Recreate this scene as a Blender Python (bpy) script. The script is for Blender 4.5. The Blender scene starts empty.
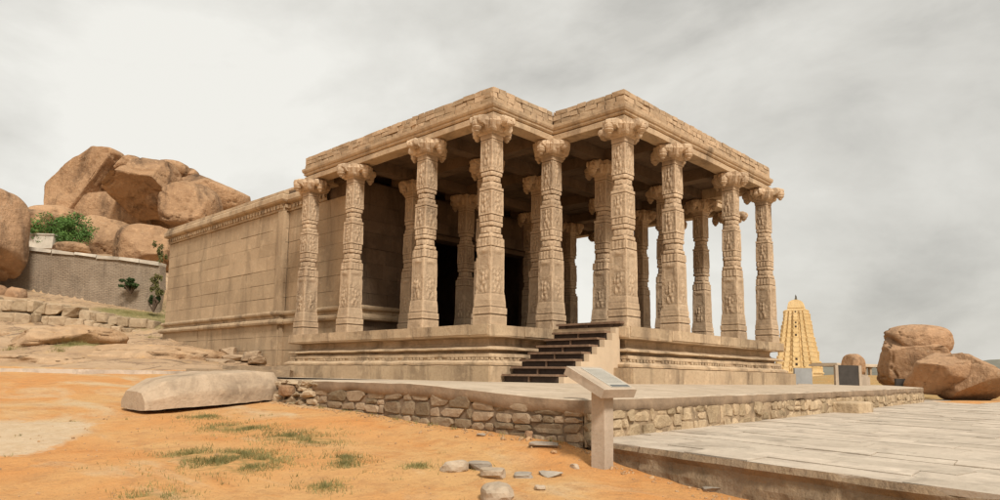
import bpy, bmesh, math, random
from mathutils import Vector, noise, Matrix

random.seed(7)
C = bpy.context.scene.collection
R_ = math.radians

# ------------------------------------------------------------------ camera frame (solved from the photograph)
CX, CY, CZ = -11.0985, -10.7995, 0.1075
YAW, PIT, ROL = .7969, .1169, .0155
FOC, PPX, PPY = 696.42, 488.64, 294.24
sy, cy = math.sin(YAW), math.cos(YAW); sp, cp = math.sin(PIT), math.cos(PIT); sr, cr = math.sin(ROL), math.cos(ROL)
_F = Vector((sy, cy, 0)); _R = Vector((cy, -sy, 0)); _U = Vector((0, 0, 1))
F2 = _F*cp + _U*sp; U2 = _U*cp - _F*sp
R2 = _R*cr + U2*sr; U3 = U2*cr - _R*sr
CAM = Vector((CX, CY, CZ))
def ray(px, py): return F2 + R2*((px-PPX)/FOC) + U3*((PPY-py)/FOC)
def at_depth(px, py, d):
    r = ray(px, py); h = r.dot(_F)
    return CAM + r*(d/h)
def at_z(px, py, z):
    r = ray(px, py); return CAM + r*((z-CZ)/r.z)
def dl(x, y):
    v = Vector((x-CX, y-CY, 0)); return v.dot(_F), v.dot(_R)
def from_dl(d, l):
    p = CAM + _F*d + _R*l; return p.x, p.y

def sstep(a, b, x):
    t = max(0., min(1., (x-a)/(b-a))); return t*t*(3-2*t)
def interp(tab, x):
    if x <= tab[0][0]: return tab[0][1]
    for (x0, y0), (x1, y1) in zip(tab, tab[1:]):
        if x <= x1:
            return y0 + (y1-y0)*(x-x0)/(x1-x0)
    return tab[-1][1]
def fbm(p, o=4): return noise.fractal(p, 1.0, 2.0, o)

# ------------------------------------------------------------------ terrain height
T_FRONT = [(0, -1.12), (4, -1.06), (6, -.97), (8, -.79), (10, -.62), (12.5, -.45), (15, -.24), (17, -.07), (18.2, .0), (19.5, .06)]
T_HILL = [(19, 0), (21, .45), (23, .85), (26, 1.3), (30, 1.8), (31, 1.95), (31.9, 2.5), (35, 3.05), (38.15, 3.5), (38.6, 5.0), (44, 5.9), (50, 6.8), (58, 8.2), (70, 9), (110, 9), (200, 6), (400, 0)]
def height(x, y, detail=True):
    d, l = dl(x, y)
    r = math.hypot(d, l)
    z = interp(T_FRONT, max(d, 0.0))
    right = sstep(-3, 5, l)
    zr = interp([(0, -1.1), (5, -.95), (8, -.88), (14, -.8), (25, -.74), (2000, -.74)], max(d, 0))
    if l > 10: zr += 1.75*sstep(48, 95, d)*sstep(.36, .50, l/max(d, 1))*(1-sstep(150, 260, d))
    z = z*(1-right) + zr*right
    fac = .8 + .046*(-l-15.6)
    fac = max(0., min(1.25, fac)) * sstep(-3.5, -9, l)
    hill = interp(T_HILL, d)*fac
    z += hill
    if detail:
        p = Vector((x, y, 0))
        if r < 60:
            z += .03*fbm(p*.55, 4)*sstep(0, 3, r)
            z += .012*noise.noise(p*3.1)
        wx = -4.72+.3*(1.05-y)/6.9
        if -7.2 < y < 2 and x > wx-3:
            am = interp([(-7.2, 0), (-6.3, .03), (-5.6, .17), (-4, .12), (-1, .08), (2, .04)], y)
            z += am*math.exp(-(max(0, wx-x)/.8)**2)
        if hill > .15 and d < 38:
            k = sstep(.15, .8, hill)*(1-sstep(32, 35.5, d))
            q = Vector((x*.35, y*.35, 3.3))
            z += k*(.30*noise.noise(q) + .12*abs(noise.noise(q*2.7)))
            sh = max(0, noise.noise(Vector((x*.25+9, y*.25, 1.7)))*1.3+.1)      # exfoliated granite sheets
            z += k*.35*(math.floor(sh*4)/4 - sh)*-1
    # under the terrace and the pavement the earth stays below them
    m = sstep(-4.45, -3.7, x)*(1-sstep(.4, 1.0, y))
    m2 = sstep(-2.2, -1.5, x)*(1-sstep(7.5, 8.3, y))
    m = max(m, m2)*(1-sstep(18.2, 19.2, x))
    m3 = sstep(-4.2, -3.6, x)*(1-sstep(-6.6, -6.2, y))*(1-sstep(24, 27, x))
    m = max(m, m3)
    z = z*(1-m) + min(z, -1.0)*m
    return z
def drop(px, py):
    """first hit of a pixel ray with the terrain"""
    r = ray(px, py); h = r.dot(_F); t = 2.0
    while t < 200:
        p = CAM + r*(t/h)
        if p.z < height(p.x, p.y): return p
        t *= 1.004
    return CAM + r*(t/h)

# ------------------------------------------------------------------ materials
def nd(nt, t, **kw):
    n = nt.nodes.new(t)
    for k, v in kw.items():
        if k in n.inputs: n.inputs[k].default_value = v
        else: setattr(n, k, v)
    return n
def mix(nt, a, b, fac, mode='MIX'):
    m = nt.nodes.new('ShaderNodeMix'); m.data_type = 'RGBA'; m.blend_type = mode
    for sock, v in ((m.inputs[0], fac), (m.inputs[6], a), (m.inputs[7], b)):
        if hasattr(v, 'is_output'): nt.links.new(v, sock)
        elif isinstance(v, (int, float)): sock.default_value = v
        else: sock.default_value = (*v, 1) if len(v) == 3 else v
    return m.outputs[2]
def maprange(nt, v, a, b, c, d):
    m = nt.nodes.new('ShaderNodeMapRange'); nt.links.new(v, m.inputs[0])
    for i, k in enumerate((a, b, c, d)): m.inputs[i+1].default_value = k
    return m.outputs[0]
def math_(nt, op, a, b=None):
    m = nt.nodes.new('ShaderNodeMath'); m.operation = op
    for i, v in enumerate((a, b)):
        if v is None: continue
        if hasattr(v, 'is_output'): nt.links.new(v, m.inputs[i])
        else: m.inputs[i].default_value = v
    return m.outputs[0]
def noise_(nt, pos, scale, detail=6, rough=.6, dist=0, stretch=None):
    if stretch:
        mp = nd(nt, 'ShaderNodeMapping'); mp.inputs['Scale'].default_value = stretch
        nt.links.new(pos, mp.inputs[0]); pos = mp.outputs[0]
    n = nd(nt, 'ShaderNodeTexNoise', Scale=scale, Detail=detail, Roughness=rough, Distortion=dist)
    nt.links.new(pos, n.inputs['Vector']); return n.outputs['Fac']
def start(name, rough=.9):
    m = bpy.data.materials.new(name); m.use_nodes = True; nt = m.node_tree
    b = nt.nodes['Principled BSDF']; b.inputs['Roughness'].default_value = rough
    b.inputs['Specular IOR Level'].default_value = .2
    g = nd(nt, 'ShaderNodeNewGeometry')
    return m, nt, b, g
def bump(nt, b, h, strength, dist):
    n = nd(nt, 'ShaderNodeBump', Strength=strength, Distance=dist)
    nt.links.new(h, n.inputs['Height']); nt.links.new(n.outputs[0], b.inputs['Normal'])
def stone(name, c1, c2, c3, big=.7, stain=.5, isl=.18, bstr=.6, bdist=.02, fine=14, cavity_shade=0, lichen=None, streak=True, vor=0, ssc=1.6):
    m, nt, b, g = start(name); pos = g.outputs['Position']
    n1 = noise_(nt, pos, big, 8, .65, .4)
    col = mix(nt, c1, c2, maprange(nt, n1, .35, .65, 0, 1))
    n2 = noise_(nt, pos, fine, 8, .7)
    col = mix(nt, col, mix(nt, (0, 0, 0), (2, 2, 2), n2), .45, 'MULTIPLY') if False else mix(nt, col, c3, maprange(nt, n2, .5, .78, 0, .7))
    ns = noise_(nt, pos, ssc, 7, .65, .6, (1, 1, .22) if streak else None)
    col = mix(nt, col, tuple(k*.42 for k in c3), maprange(nt, ns, .49, .70, 0, stain))
    np_ = noise_(nt, pos, 3.2, 5, .6, .2)
    col = mix(nt, col, tuple(min(1, k*1.22) for k in c1), maprange(nt, np_, .56, .7, 0, .55))
    if lichen:
        nl = noise_(nt, pos, 2.3, 9, .75, .3)
        col = mix(nt, col, lichen, maprange(nt, nl, .58, .68, 0, .7))
    if isl:
        v = maprange(nt, g.outputs['Random Per Island'], 0, 1, 1-isl, 1+isl)
        vc = nd(nt, 'ShaderNodeCombineColor')
        nt.links.new(v, vc.inputs[0]); nt.links.new(v, vc.inputs[1])
        nt.links.new(maprange(nt, g.outputs['Random Per Island'], 0, 1, 1-isl*1.2, 1+isl*.9), vc.inputs[2])
        col = mix(nt, col, vc.outputs[0], 1.0, 'MULTIPLY')
    if cavity_shade:
        pt = maprange(nt, g.outputs['Pointiness'], .40, .53, 1-cavity_shade, 1.08)  # contact shade put into the colour: creases darker, edges paler
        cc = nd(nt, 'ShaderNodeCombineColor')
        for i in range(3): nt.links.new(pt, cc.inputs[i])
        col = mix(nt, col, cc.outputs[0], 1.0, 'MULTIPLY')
    nt.links.new(col, b.inputs['Base Color'])
    h = math_(nt, 'ADD', n2, math_(nt, 'MULTIPLY', np_, 1.2))
    if vor:
        v = nd(nt, 'ShaderNodeTexVoronoi', Scale=vor); v.feature = 'DISTANCE_TO_EDGE'; nt.links.new(pos, v.inputs['Vector'])
        h = math_(nt, 'ADD', h, math_(nt, 'MULTIPLY', maprange(nt, v.outputs['Distance'], 0, .06, 0, 1), .6))
    bump(nt, b, h, bstr, bdist)
    return m
def plain(name, c, rough=.8, var=.15, scale=6, bstr=.2, metallic=0):
    m, nt, b, g = start(name, rough)
    n = noise_(nt, g.outputs['Position'], scale, 7, .65)
    col = mix(nt, tuple(k*(1-var) for k in c), tuple(min(1, k*(1+var)) for k in c), maprange(nt, n, .3, .7, 0, 1))
    nt.links.new(col, b.inputs['Base Color']); b.inputs['Metallic'].default_value = metallic
    bump(nt, b, noise_(nt, g.outputs['Position'], scale*6, 5, .6), bstr, .01)
    return m
def leafmat(name, c1, c2):
    m, nt, b, g = start(name, .6)
    n = noise_(nt, g.outputs['Position'], 1.1, 4)
    col = mix(nt, c1, c2, g.outputs['Random Per Island'])
    col = mix(nt, col, tuple(k*.5 for k in c1), maprange(nt, n, .4, .65, 0, .7))
    nt.links.new(col, b.inputs['Base Color']); return m

SAND1, SAND2, SAND3 = (.51, .378, .242), (.40, .284, .178), (.27, .184, .116)
M = {}
M['temple'] = stone('temple_stone', SAND1, SAND2, SAND3, big=.8, stain=.75, isl=.10, bstr=.7, bdist=.02)
M['column'] = stone('column_stone', (.525, .39, .256), (.425, .305, .195), (.28, .194, .126), big=1.3, stain=.555, isl=0, bstr=.75, bdist=.018, cavity_shade=.65)
M['ashlar'] = stone('wall_stone', (.465, .34, .215), (.385, .276, .172), (.275, .192, .12), big=.5, stain=.5, isl=.075, bstr=.7, bdist=.015)
M['inner_shaded'] = stone('inner_stone_shaded', (.17, .115, .073), (.125, .083, .053), (.08, .055, .037), big=.8, stain=.6, isl=.12, bstr=.5, bdist=.02)  # sooty interior stone, with the hall's deep shade put into the colour
M['brick'] = stone('parapet_brick', (.50, .36, .23), (.40, .285, .18), (.26, .18, .12), big=2.2, stain=.4, isl=.17, bstr=.6, bdist=.015, fine=22, streak=False)
M['mortar'] = plain('mortar', (.27, .19, .12), .95, .3, 5, .5)
M['rubble'] = stone('rubble_stone', (.34, .245, .16), (.25, .18, .12), (.19, .13, .09), big=1.4, stain=.5, isl=.34, bstr=.8, bdist=.03, fine=16, streak=False)
M['coping'] = stone('coping_concrete', (.52, .42, .31), (.44, .345, .245), (.34, .25, .165), big=1.2, stain=.35, isl=0, bstr=.5, bdist=.02, fine=20, streak=False)
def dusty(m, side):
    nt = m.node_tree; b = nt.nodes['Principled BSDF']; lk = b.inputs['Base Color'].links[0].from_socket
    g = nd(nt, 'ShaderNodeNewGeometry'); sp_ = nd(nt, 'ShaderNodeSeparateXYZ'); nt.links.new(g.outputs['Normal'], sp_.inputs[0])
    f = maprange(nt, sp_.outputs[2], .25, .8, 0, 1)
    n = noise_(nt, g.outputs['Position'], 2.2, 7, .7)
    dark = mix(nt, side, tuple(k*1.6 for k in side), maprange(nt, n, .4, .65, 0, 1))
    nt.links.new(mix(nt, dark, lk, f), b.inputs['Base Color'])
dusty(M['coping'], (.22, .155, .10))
M['plaster'] = stone('plastered_rubble', (.53, .40, .26), (.43, .31, .19), (.27, .19, .12), big=1.5, stain=.6, isl=.2, bstr=.9, bdist=.05, fine=9, streak=True)
M['paving'] = stone('paving_slab', (.55, .465, .37), (.47, .39, .305), (.37, .29, .22), big=.9, stain=.5, isl=.10, bstr=.8, bdist=.015, fine=16, streak=False)
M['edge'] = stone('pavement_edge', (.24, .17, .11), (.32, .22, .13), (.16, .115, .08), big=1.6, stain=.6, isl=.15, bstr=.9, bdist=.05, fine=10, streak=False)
M['granite'] = stone('granite_boulder', (.46, .28, .158), (.32, .19, .103), (.23, .14, .083), big=.2, stain=.75, ssc=.8, isl=0, bstr=.8, bdist=.12, fine=4, lichen=(.45, .33, .215))
M['granite_far'] = stone('granite_hill_boulder', (.46, .283, .155), (.315, .185, .098), (.22, .132, .075), big=.16, stain=1.0, ssc=.55, isl=0, bstr=.7, bdist=.2, fine=2.0, lichen=(.50, .35, .21))
M['slab'] = stone('fallen_slab_stone', (.48, .36, .245), (.385, .285, .19), (.265, .19, .125), big=1.6, stain=.5, isl=0, bstr=.7, bdist=.03, fine=18, streak=False)
M['pebble'] = stone('loose_stone', (.42, .33, .24), (.34, .26, .185), (.25, .185, .13), big=2, stain=.3, isl=.25, bstr=.7, bdist=.02, fine=22, streak=False)
M['grey_rock'] = stone('grey_loose_stone', (.33, .28, .225), (.26, .215, .17), (.2, .16, .12), big=2, stain=.3, isl=.2, bstr=.7, bdist=.02, fine=22, streak=False)
M['slope_rock'] = stone('slope_granite', (.50, .345, .21), (.43, .27, .145), (.33, .22, .135), big=.4, stain=.35, isl=0, bstr=.8, bdist=.1, fine=3, lichen=(.54, .33, .14))
M['drystone'] = stone('dry_stone', (.44, .33, .215), (.36, .26, .165), (.27, .19, .125), big=.7, stain=.35, isl=.16, bstr=.8, bdist=.05, fine=7, streak=False)
M['joint'] = plain('earth_joint', (.20, .14, .09), .95, .4, 6, .6)
M['coping_far'] = plain('pavilion_roof_stone', (.46, .37, .27), .9, .2, .6, .3)
M['bed_dark'] = plain('wall_bed', (.31, .22, .135), .95, .45, 4, .8)
M['chip'] = plain('earth_chip', (.40, .25, .13), .95, .35, 9, .5)
M['bed'] = plain('bed_mortar', (.40, .32, .22), .95, .25, 5, .5)
M['oldbrick'] = None
M['white'] = plain('whitewash', (.52, .46, .37), .85, .25, 1.7, .4)
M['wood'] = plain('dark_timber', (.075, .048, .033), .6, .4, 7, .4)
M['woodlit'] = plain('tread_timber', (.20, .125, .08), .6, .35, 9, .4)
M['void'] = plain('riser_board', (.05, .033, .024), .7, .3, 7, .3)
M['cheek'] = plain('cheek_plaster', (.55, .42, .285), .9, .12, 1.6, .3)
M['concrete'] = stone('post_concrete', (.47, .375, .28), (.40, .315, .23), (.3, .23, .165), big=2.5, stain=.35, isl=0, bstr=.5, bdist=.012, fine=26)
M['plate'] = plain('sign_plate', (.40, .37, .31), .45, .1, 4, .1)
M['ink'] = plain('sign_ink', (.12, .125, .12), .6, .2, 8, .1)
M['board'] = plain('dark_board', (.055, .047, .04), .6, .2, 5, .2)
M['greyboard'] = plain('grey_board', (.30, .30, .29), .7, .12, 3, .2)
M['gopuram'] = stone('ochre_plaster', (.76, .575, .32), (.69, .50, .24), (.52, .36, .18), big=.08, stain=.2, isl=.08, bstr=.4, bdist=.3, fine=.6)
M['metal'] = plain('finial_metal', (.10, .09, .07), .5, .2, 3, .1)
M['fartemple'] = stone('pavilion_stone', (.38, .29, .2), (.3, .225, .155), (.2, .15, .11), big=.4, stain=.4, isl=.1, bstr=.5, bdist=.05, fine=4)
M['leaf'] = leafmat('bush_leaf', (.07, .15, .03), (.15, .25, .06))
M['leaf_dark'] = leafmat('shrub_leaf', (.035, .065, .018), (.075, .11, .035))
M['leaf_dry'] = leafmat('vine_leaf', (.11, .12, .035), (.2, .17, .06))
M['grass'] = leafmat('grass_blade', (.20, .19, .06), (.34, .27, .11))
M['bark'] = plain('bark', (.11, .075, .05), .9, .3, 8, .6)
M['hill'] = plain('far_hill', (.17, .16, .125), .95, .3, .02, .2)

def brick_wall_mat():
    m, nt, b, g = start('old_brickwork'); pos = g.outputs['Position']
    tc = nd(nt, 'ShaderNodeTexCoord')
    br = nd(nt, 'ShaderNodeTexBrick', Scale=1.0); br.inputs['Brick Width'].default_value = .27; br.inputs['Row Height'].default_value = .085
    br.inputs['Mortar Size'].default_value = .014; br.inputs['Mortar Smooth'].default_value = .4
    br.inputs['Color1'].default_value = (.30, .225, .155, 1); br.inputs['Color2'].default_value = (.25, .188, .13, 1); br.inputs['Mortar'].default_value = (.15, .115, .08, 1)
    w = noise_(nt, pos, 1.5, 3)
    add = nd(nt, 'ShaderNodeVectorMath'); add.operation = 'ADD'
    cmb = nd(nt, 'ShaderNodeCombineXYZ'); nt.links.new(math_(nt, 'MULTIPLY', w, .3), cmb.inputs[1])
    nt.links.new(tc.outputs['UV'], add.inputs[0]); nt.links.new(cmb.outputs[0], add.inputs[1]); nt.links.new(add.outputs[0], br.inputs['Vector'])
    n = noise_(nt, pos, .9, 8, .7, .5)
    col = mix(nt, br.outputs['Color'], (.36, .285, .205), maprange(nt, n, .38, .6, 0, .62))
    n2 = noise_(nt, pos, 2.5, 8, .7, .5, (1, 1, .3))
    col = mix(nt, col, (.12, .095, .07), maprange(nt, n2, .52, .7, 0, .6))
    nt.links.new(col, b.inputs['Base Color'])
    bump(nt, b, math_(nt, 'ADD', math_(nt, 'MULTIPLY', br.outputs['Fac'], -.6), noise_(nt, pos, 9, 6)), .8, .04)
    return m
M['oldbrick'] = brick_wall_mat()

def ground_mat():
    m, nt, b, g = start('earth_and_rock', .95); pos = g.outputs['Position']
    att = nd(nt, 'ShaderNodeAttribute'); att.attribute_name = 'zone'
    sep = nd(nt, 'ShaderNodeSeparateColor'); nt.links.new(att.outputs['Color'], sep.inputs[0])
    n1 = noise_(nt, pos, .45, 8, .6, .5)
    dirt = mix(nt, (.57, .262, .085), (.57, .33, .135), maprange(nt, n1, .38, .62, 0, 1))
    n2 = noise_(nt, pos, 1.7, 8, .7, .3)
    dirt = mix(nt, dirt, (.47, .185, .048), maprange(nt, n2, .52, .72, 0, .75))
    n2b = noise_(nt, pos, .8, 6, .6, .8, (1, .35, 1))
    dirt = mix(nt, dirt, (.56, .42, .25), maprange(nt, n2b, .53, .66, 0, .8))
    n3 = noise_(nt, pos, 34, 6, .75)
    dirt = mix(nt, dirt, (.26, .13, .055), maprange(nt, n3, .53, .72, 0, .75))
    n8 = noise_(nt, pos, 3.4, 9, .78, .8)
    dirt = mix(nt, dirt, (.40, .205, .085), maprange(nt, n8, .5, .66, 0, .7))
    dirt = mix(nt, dirt, (.66, .46, .26), maprange(nt, noise_(nt, pos, 60, 3, .6), .66, .74, 0, .55))
    n7 = noise_(nt, pos, 7, 7, .7)
    dirt = mix(nt, dirt, (.36, .19, .08), maprange(nt, n7, .58, .74, 0, .5))
    rock = mix(nt, (.47, .325, .20), (.39, .255, .145), maprange(nt, n1, .4, .6, 0, 1))
    nr = noise_(nt, pos, 1.3, 9, .7, .6, (1, 1, 2.5))
    rock = mix(nt, rock, (.22, .145, .09), maprange(nt, nr, .52, .68, 0, .85))
    wv = nd(nt, 'ShaderNodeTexVoronoi', Scale=.42); wv.feature = 'DISTANCE_TO_EDGE'
    wad = nd(nt, 'ShaderNodeVectorMath'); wad.operation = 'ADD'; wcm = nd(nt, 'ShaderNodeCombineXYZ')
    for i_ in range(3): nt.links.new(math_(nt, 'MULTIPLY', n2, 2.2), wcm.inputs[i_])
    nt.links.new(pos, wad.inputs[0]); nt.links.new(wcm.outputs[0], wad.inputs[1]); nt.links.new(wad.outputs[0], wv.inputs['Vector'])
    crk = maprange(nt, wv.outputs['Distance'], 0, .035, 1, 0)
    rock = mix(nt, rock, (.13, .085, .05), math_(nt, 'MULTIPLY', crk, .8))
    rock = mix(nt, rock, (.52, .33, .15), maprange(nt, n2, .56, .66, 0, .6))
    col = mix(nt, dirt, rock, maprange(nt, math_(nt, 'ADD', sep.outputs[0], math_(nt, 'MULTIPLY', math_(nt, 'SUBTRACT', n2, .5), .9)), .35, .65, 0, 1))
    green = mix(nt, (.24, .20, .075), (.14, .145, .045), maprange(nt, n7, .4, .6, 0, 1))
    col = mix(nt, col, green, maprange(nt, math_(nt, 'ADD', sep.outputs[1], math_(nt, 'MULTIPLY', math_(nt, 'SUBTRACT', n7, .5), 1.6)), .45, .95, 0, .85))
    pale = mix(nt, (.58, .45, .30), (.52, .38, .235), maprange(nt, n7, .4, .6, 0, 1))
    col = mix(nt, col, pale, maprange(nt, math_(nt, 'ADD', sep.outputs[2], math_(nt, 'MULTIPLY', math_(nt, 'SUBTRACT', n2, .5), 1.2)), .42, .6, 0, .9))
    nt.links.new(col, b.inputs['Base Color'])
    h = math_(nt, 'ADD', math_(nt, 'MULTIPLY', n2, 2.0), math_(nt, 'ADD', math_(nt, 'MULTIPLY', n7, .8), math_(nt, 'MULTIPLY', n3, .3)))
    bump(nt, b, h, .7, .06)
    return m
M['ground'] = ground_mat()

# ------------------------------------------------------------------ mesh builder
class MB:
    def __init__(s): s.v = []; s.f = []; s.uv = None
    def add(s, vs, fs):
        n = len(s.v); s.v += [tuple(v) for v in vs]; s.f += [tuple(i+n for i in f) for f in fs]
    def box(s, x0, x1, y0, y1, z0, z1, jit=0, taper=0):
        t = taper
        vs = [(x0, y0, z0), (x1, y0, z0), (x1, y1, z0), (x0, y1, z0), (x0+t, y0+t, z1), (x1-t, y0+t, z1), (x1-t, y1-t, z1), (x0+t, y1-t, z1)]
        if jit: vs = [tuple(c+random.uniform(-jit, jit) for c in v) for v in vs]
        s.add(vs, [(0, 3, 2, 1), (4, 5, 6, 7), (0, 1, 5, 4), (1, 2, 6, 5), (2, 3, 7, 6), (3, 0, 4, 7)])
    def obox(s, c, ax, ay, az, hx, hy, hz, jit=0):
        vs = []
        for k in (-1, 1):
            for (i, j) in ((-1, -1), (1, -1), (1, 1), (-1, 1)):
                p = Vector(c) + ax*hx*i + ay*hy*j + az*hz*k
                if jit: p += Vector([random.uniform(-jit, jit) for _ in range(3)])
                vs.append(p)
        s.add(vs, [(0, 3, 2, 1), (4, 5, 6, 7), (0, 1, 5, 4), (1, 2, 6, 5), (2, 3, 7, 6), (3, 0, 4, 7)])
    def lathe(s, c, prof, n=12):
        c = Vector(c); vs = []; fs = []
        for r, z in prof:
            for k in range(n):
                a = 2*math.pi*k/n; vs.append(c+Vector((r*math.cos(a), r*math.sin(a), z)))
        for i in range(len(prof)-1):
            for k in range(n):
                fs.append((i*n+k, i*n+(k+1) % n, (i+1)*n+(k+1) % n, (i+1)*n+k))
        fs.append(tuple(range(n))[::-1]); fs.append(tuple((len(prof)-1)*n+k for k in range(n)))
        s.add(vs, fs)
    def tube(s, pts, rads, n=7):
        vs = []; fs = []
        for i, (p, r) in enumerate(zip(pts, rads)):
            p = Vector(p)
            t = (Vector(pts[min(i+1, len(pts)-1)])-Vector(pts[max(i-1, 0)])).normalized()
            a = t.orthogonal().normalized(); b = t.cross(a)
            for k in range(n):
                q = 2*math.pi*k/n; vs.append(p+a*r*math.cos(q)+b*r*math.sin(q))
        for i in range(len(pts)-1):
            for k in range(n): fs.append((i*n+k, i*n+(k+1) % n, (i+1)*n+(k+1) % n, (i+1)*n+k))
        s.add(vs, fs)
    def build(s, name, mat, parent=None, smooth=False, loc=None, ang=None, fix=True):
        me = bpy.data.meshes.new(name)
        off = Vector(loc) if loc is not None else Vector((0, 0, 0))
        me.from_pydata([tuple(Vector(v)-off) for v in s.v], [], s.f)
        if fix:
            bm = bmesh.new(); bm.from_mesh(me); bmesh.ops.recalc_face_normals(bm, faces=bm.faces); bm.to_mesh(me); bm.free()
        me.materials.append(mat)
        o = bpy.data.objects.new(name, me); C.objects.link(o); o.location = off
        if smooth:
            me.shade_smooth() if ang is None else me.shade_smooth()
            if ang is not None: me.set_sharp_from_angle(angle=R_(ang))
        if parent:
            o.parent = parent; o.location = off - parent_loc(parent)
        return o
def parent_loc(p):
    l = Vector(p.location)
    while p.parent: p = p.parent; l += Vector(p.location)
    return l
def tag(o, label=None, cat=None, group=None, kind=None):
    if label: o['label'] = label
    if cat: o['category'] = cat
    if group: o['group'] = group
    if kind: o['kind'] = kind
    return o
def empty(name, loc, label, cat, group=None):
    o = bpy.data.objects.new(name, None); C.objects.link(o); o.location = loc; o.empty_display_size = .2
    return tag(o, label, cat, group)

_ico = {}
def ico(sub):
    if sub not in _ico:
        bm = bmesh.new(); bmesh.ops.create_icosphere(bm, subdivisions=sub, radius=1)
        bm.verts.ensure_lookup_table()
        _ico[sub] = ([v.co.copy() for v in bm.verts], [tuple(v.index for v in f.verts) for f in bm.faces]); bm.free()
    return _ico[sub]
def put_stone(mb, c, size, *a, flat=False, **k): return _put_stone(mb, c, size, *a, flat=flat, **k)
def _put_stone(mb, c, size, ax=Vector((1, 0, 0)), ay=Vector((0, 1, 0)), az=Vector((0, 0, 1)), e=.5, rough=.08, sub=2, cuts=0, seed=None, nscale=1.6, tilt=0, flat=False):
    """boxy, knocked-about stone: size are half extents along ax ay az"""
    rnd = random.Random(seed if seed is not None else random.random())
    vs, fs = ico(sub); off = Vector((rnd.uniform(0, 90), rnd.uniform(0, 90), rnd.uniform(0, 90)))
    planes = []
    for _ in range(cuts):
        n = Vector((rnd.gauss(0, 1), 0 if flat else rnd.gauss(0, 1), rnd.gauss(0, .8))).normalized(); planes.append((n, rnd.uniform(.65, 1.0) if flat else rnd.uniform(.55, .85)))
    out = []
    if tilt:
        rot = Matrix.Rotation(rnd.uniform(-tilt, tilt), 3, Vector((rnd.gauss(0, 1), rnd.gauss(0, 1), .3)).normalized())
        ax, ay, az = rot @ ax, rot @ ay, rot @ az
    for v in vs:
        p = Vector([math.copysign(abs(k)**e, k) for k in v])
        for n, d in planes:
            t = p.dot(n)-d
            if t > 0: p -= n*t*.92
        p += v*(rough*fbm(p*nscale+off, 4))
        out.append(Vector(c)+ax*p.x*size[0]+ay*p.y*size[1]+az*p.z*size[2])
    mb.add(out, fs)

def outline(poly, o, closed=True):
    """offset a right-handed (CCW) polyline outwards by o, mitred"""
    n = len(poly); res = []
    for i in range(n):
        p = Vector(poly[i])
        dirs = []
        if closed or i > 0: dirs.append((p-Vector(poly[i-1])).normalized())
        if closed or i < n-1: dirs.append((Vector(poly[(i+1) % n])-p).normalized())
        ns = [Vector((d.y, -d.x)) for d in dirs]
        if len(ns) == 1: q = p+ns[0]*o
        else:
            m = (ns[0]+ns[1]); q = p + m*(o/(1+ns[0].dot(ns[1]))) if m.length > 1e-6 else p+ns[0]*o
        res.append(q)
    return res
def sweep(mb, prof, poly, closed=True, step=.35, jit=.008, cap=False, capb=False):
    """prof: (offset, z) list top to bottom; runs it along the polyline"""
    n = len(poly); segs = n if closed else n-1
    ts = []
    for i in range(segs):
        L = (Vector(poly[(i+1) % n])-Vector(poly[i])).length; k = max(1, int(L/step))
        ts += [(i, j/k) for j in range(k)]
    if not closed: ts.append((segs-1, 1.0))
    rows = []
    for o, z in prof:
        q = outline(poly, o, closed); row = []
        for i, t in ts:
            p = q[i].lerp(q[(i+1) % n], t); v = Vector((p.x, p.y, z))
            if jit:
                w = noise.noise_vector(v*1.9); w2 = noise.noise_vector(v*6)
                v += Vector((w.x, w.y, w.z*.8))*jit + w2*jit*.4
            row.append(v)
        rows.append(row)
    m = len(ts); vs = [v for r in rows for v in r]; fs = []
    for a in range(len(prof)-1):
        for k in range(m if closed else m-1):
            fs.append((a*m+k, (a+1)*m+k, (a+1)*m+(k+1) % m, a*m+(k+1) % m))
    if cap: fs.append(tuple(range(m)))
    if capb: fs.append(tuple((len(prof)-1)*m+k for k in range(m))[::-1])
    mb.add(vs, fs)
def prism(mb, poly, z0, z1):
    n = len(poly); vs = [(p[0], p[1], z0) for p in poly]+[(p[0], p[1], z1) for p in poly]
    mb.add(vs, [tuple(range(n))[::-1], tuple(range(n, 2*n))]+[(i, (i+1) % n, n+(i+1) % n, n+i) for i in range(n)])

# ------------------------------------------------------------------ TEMPLE
ZF = 1.22
GX = [0, 2.15, 4.41, 7.65, 9.92, 12.07]; GY = [-2.1, 0, 2.28, 5.42, 7.7]
HALL = [(0, 0), (2.15, 0), (2.15, -2.1), (9.92, -2.1), (9.92, 0), (12.07, 0), (12.07, 7.7), (0, 7.7)]
temple = empty('stone_temple', (6, 8, 0), 'weathered tan stone temple with an open hall of carved pillars on a moulded plinth', 'temple')

mb = MB()
sweep(mb, [(.33, ZF), (.345, ZF-.02), (.36, 1.0), (.35, .965), (.12, .955), (.06, .94), (.05, .85), (.09, .785), (.26, .745), (.335, .722), (.34, .69), (.3, .675), (.15, .668), (.14, .62), (.29, .60),
           (.30, .525), (.27, .52), (.27, .455), (.33, .45), (.36, .43), (.43, .395), (.43, .345), (.395, .335), (.395, .325), (.575, .32), (.57, .0), (.57, -.35)], HALL, step=.25, jit=.017, cap=True)
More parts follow.
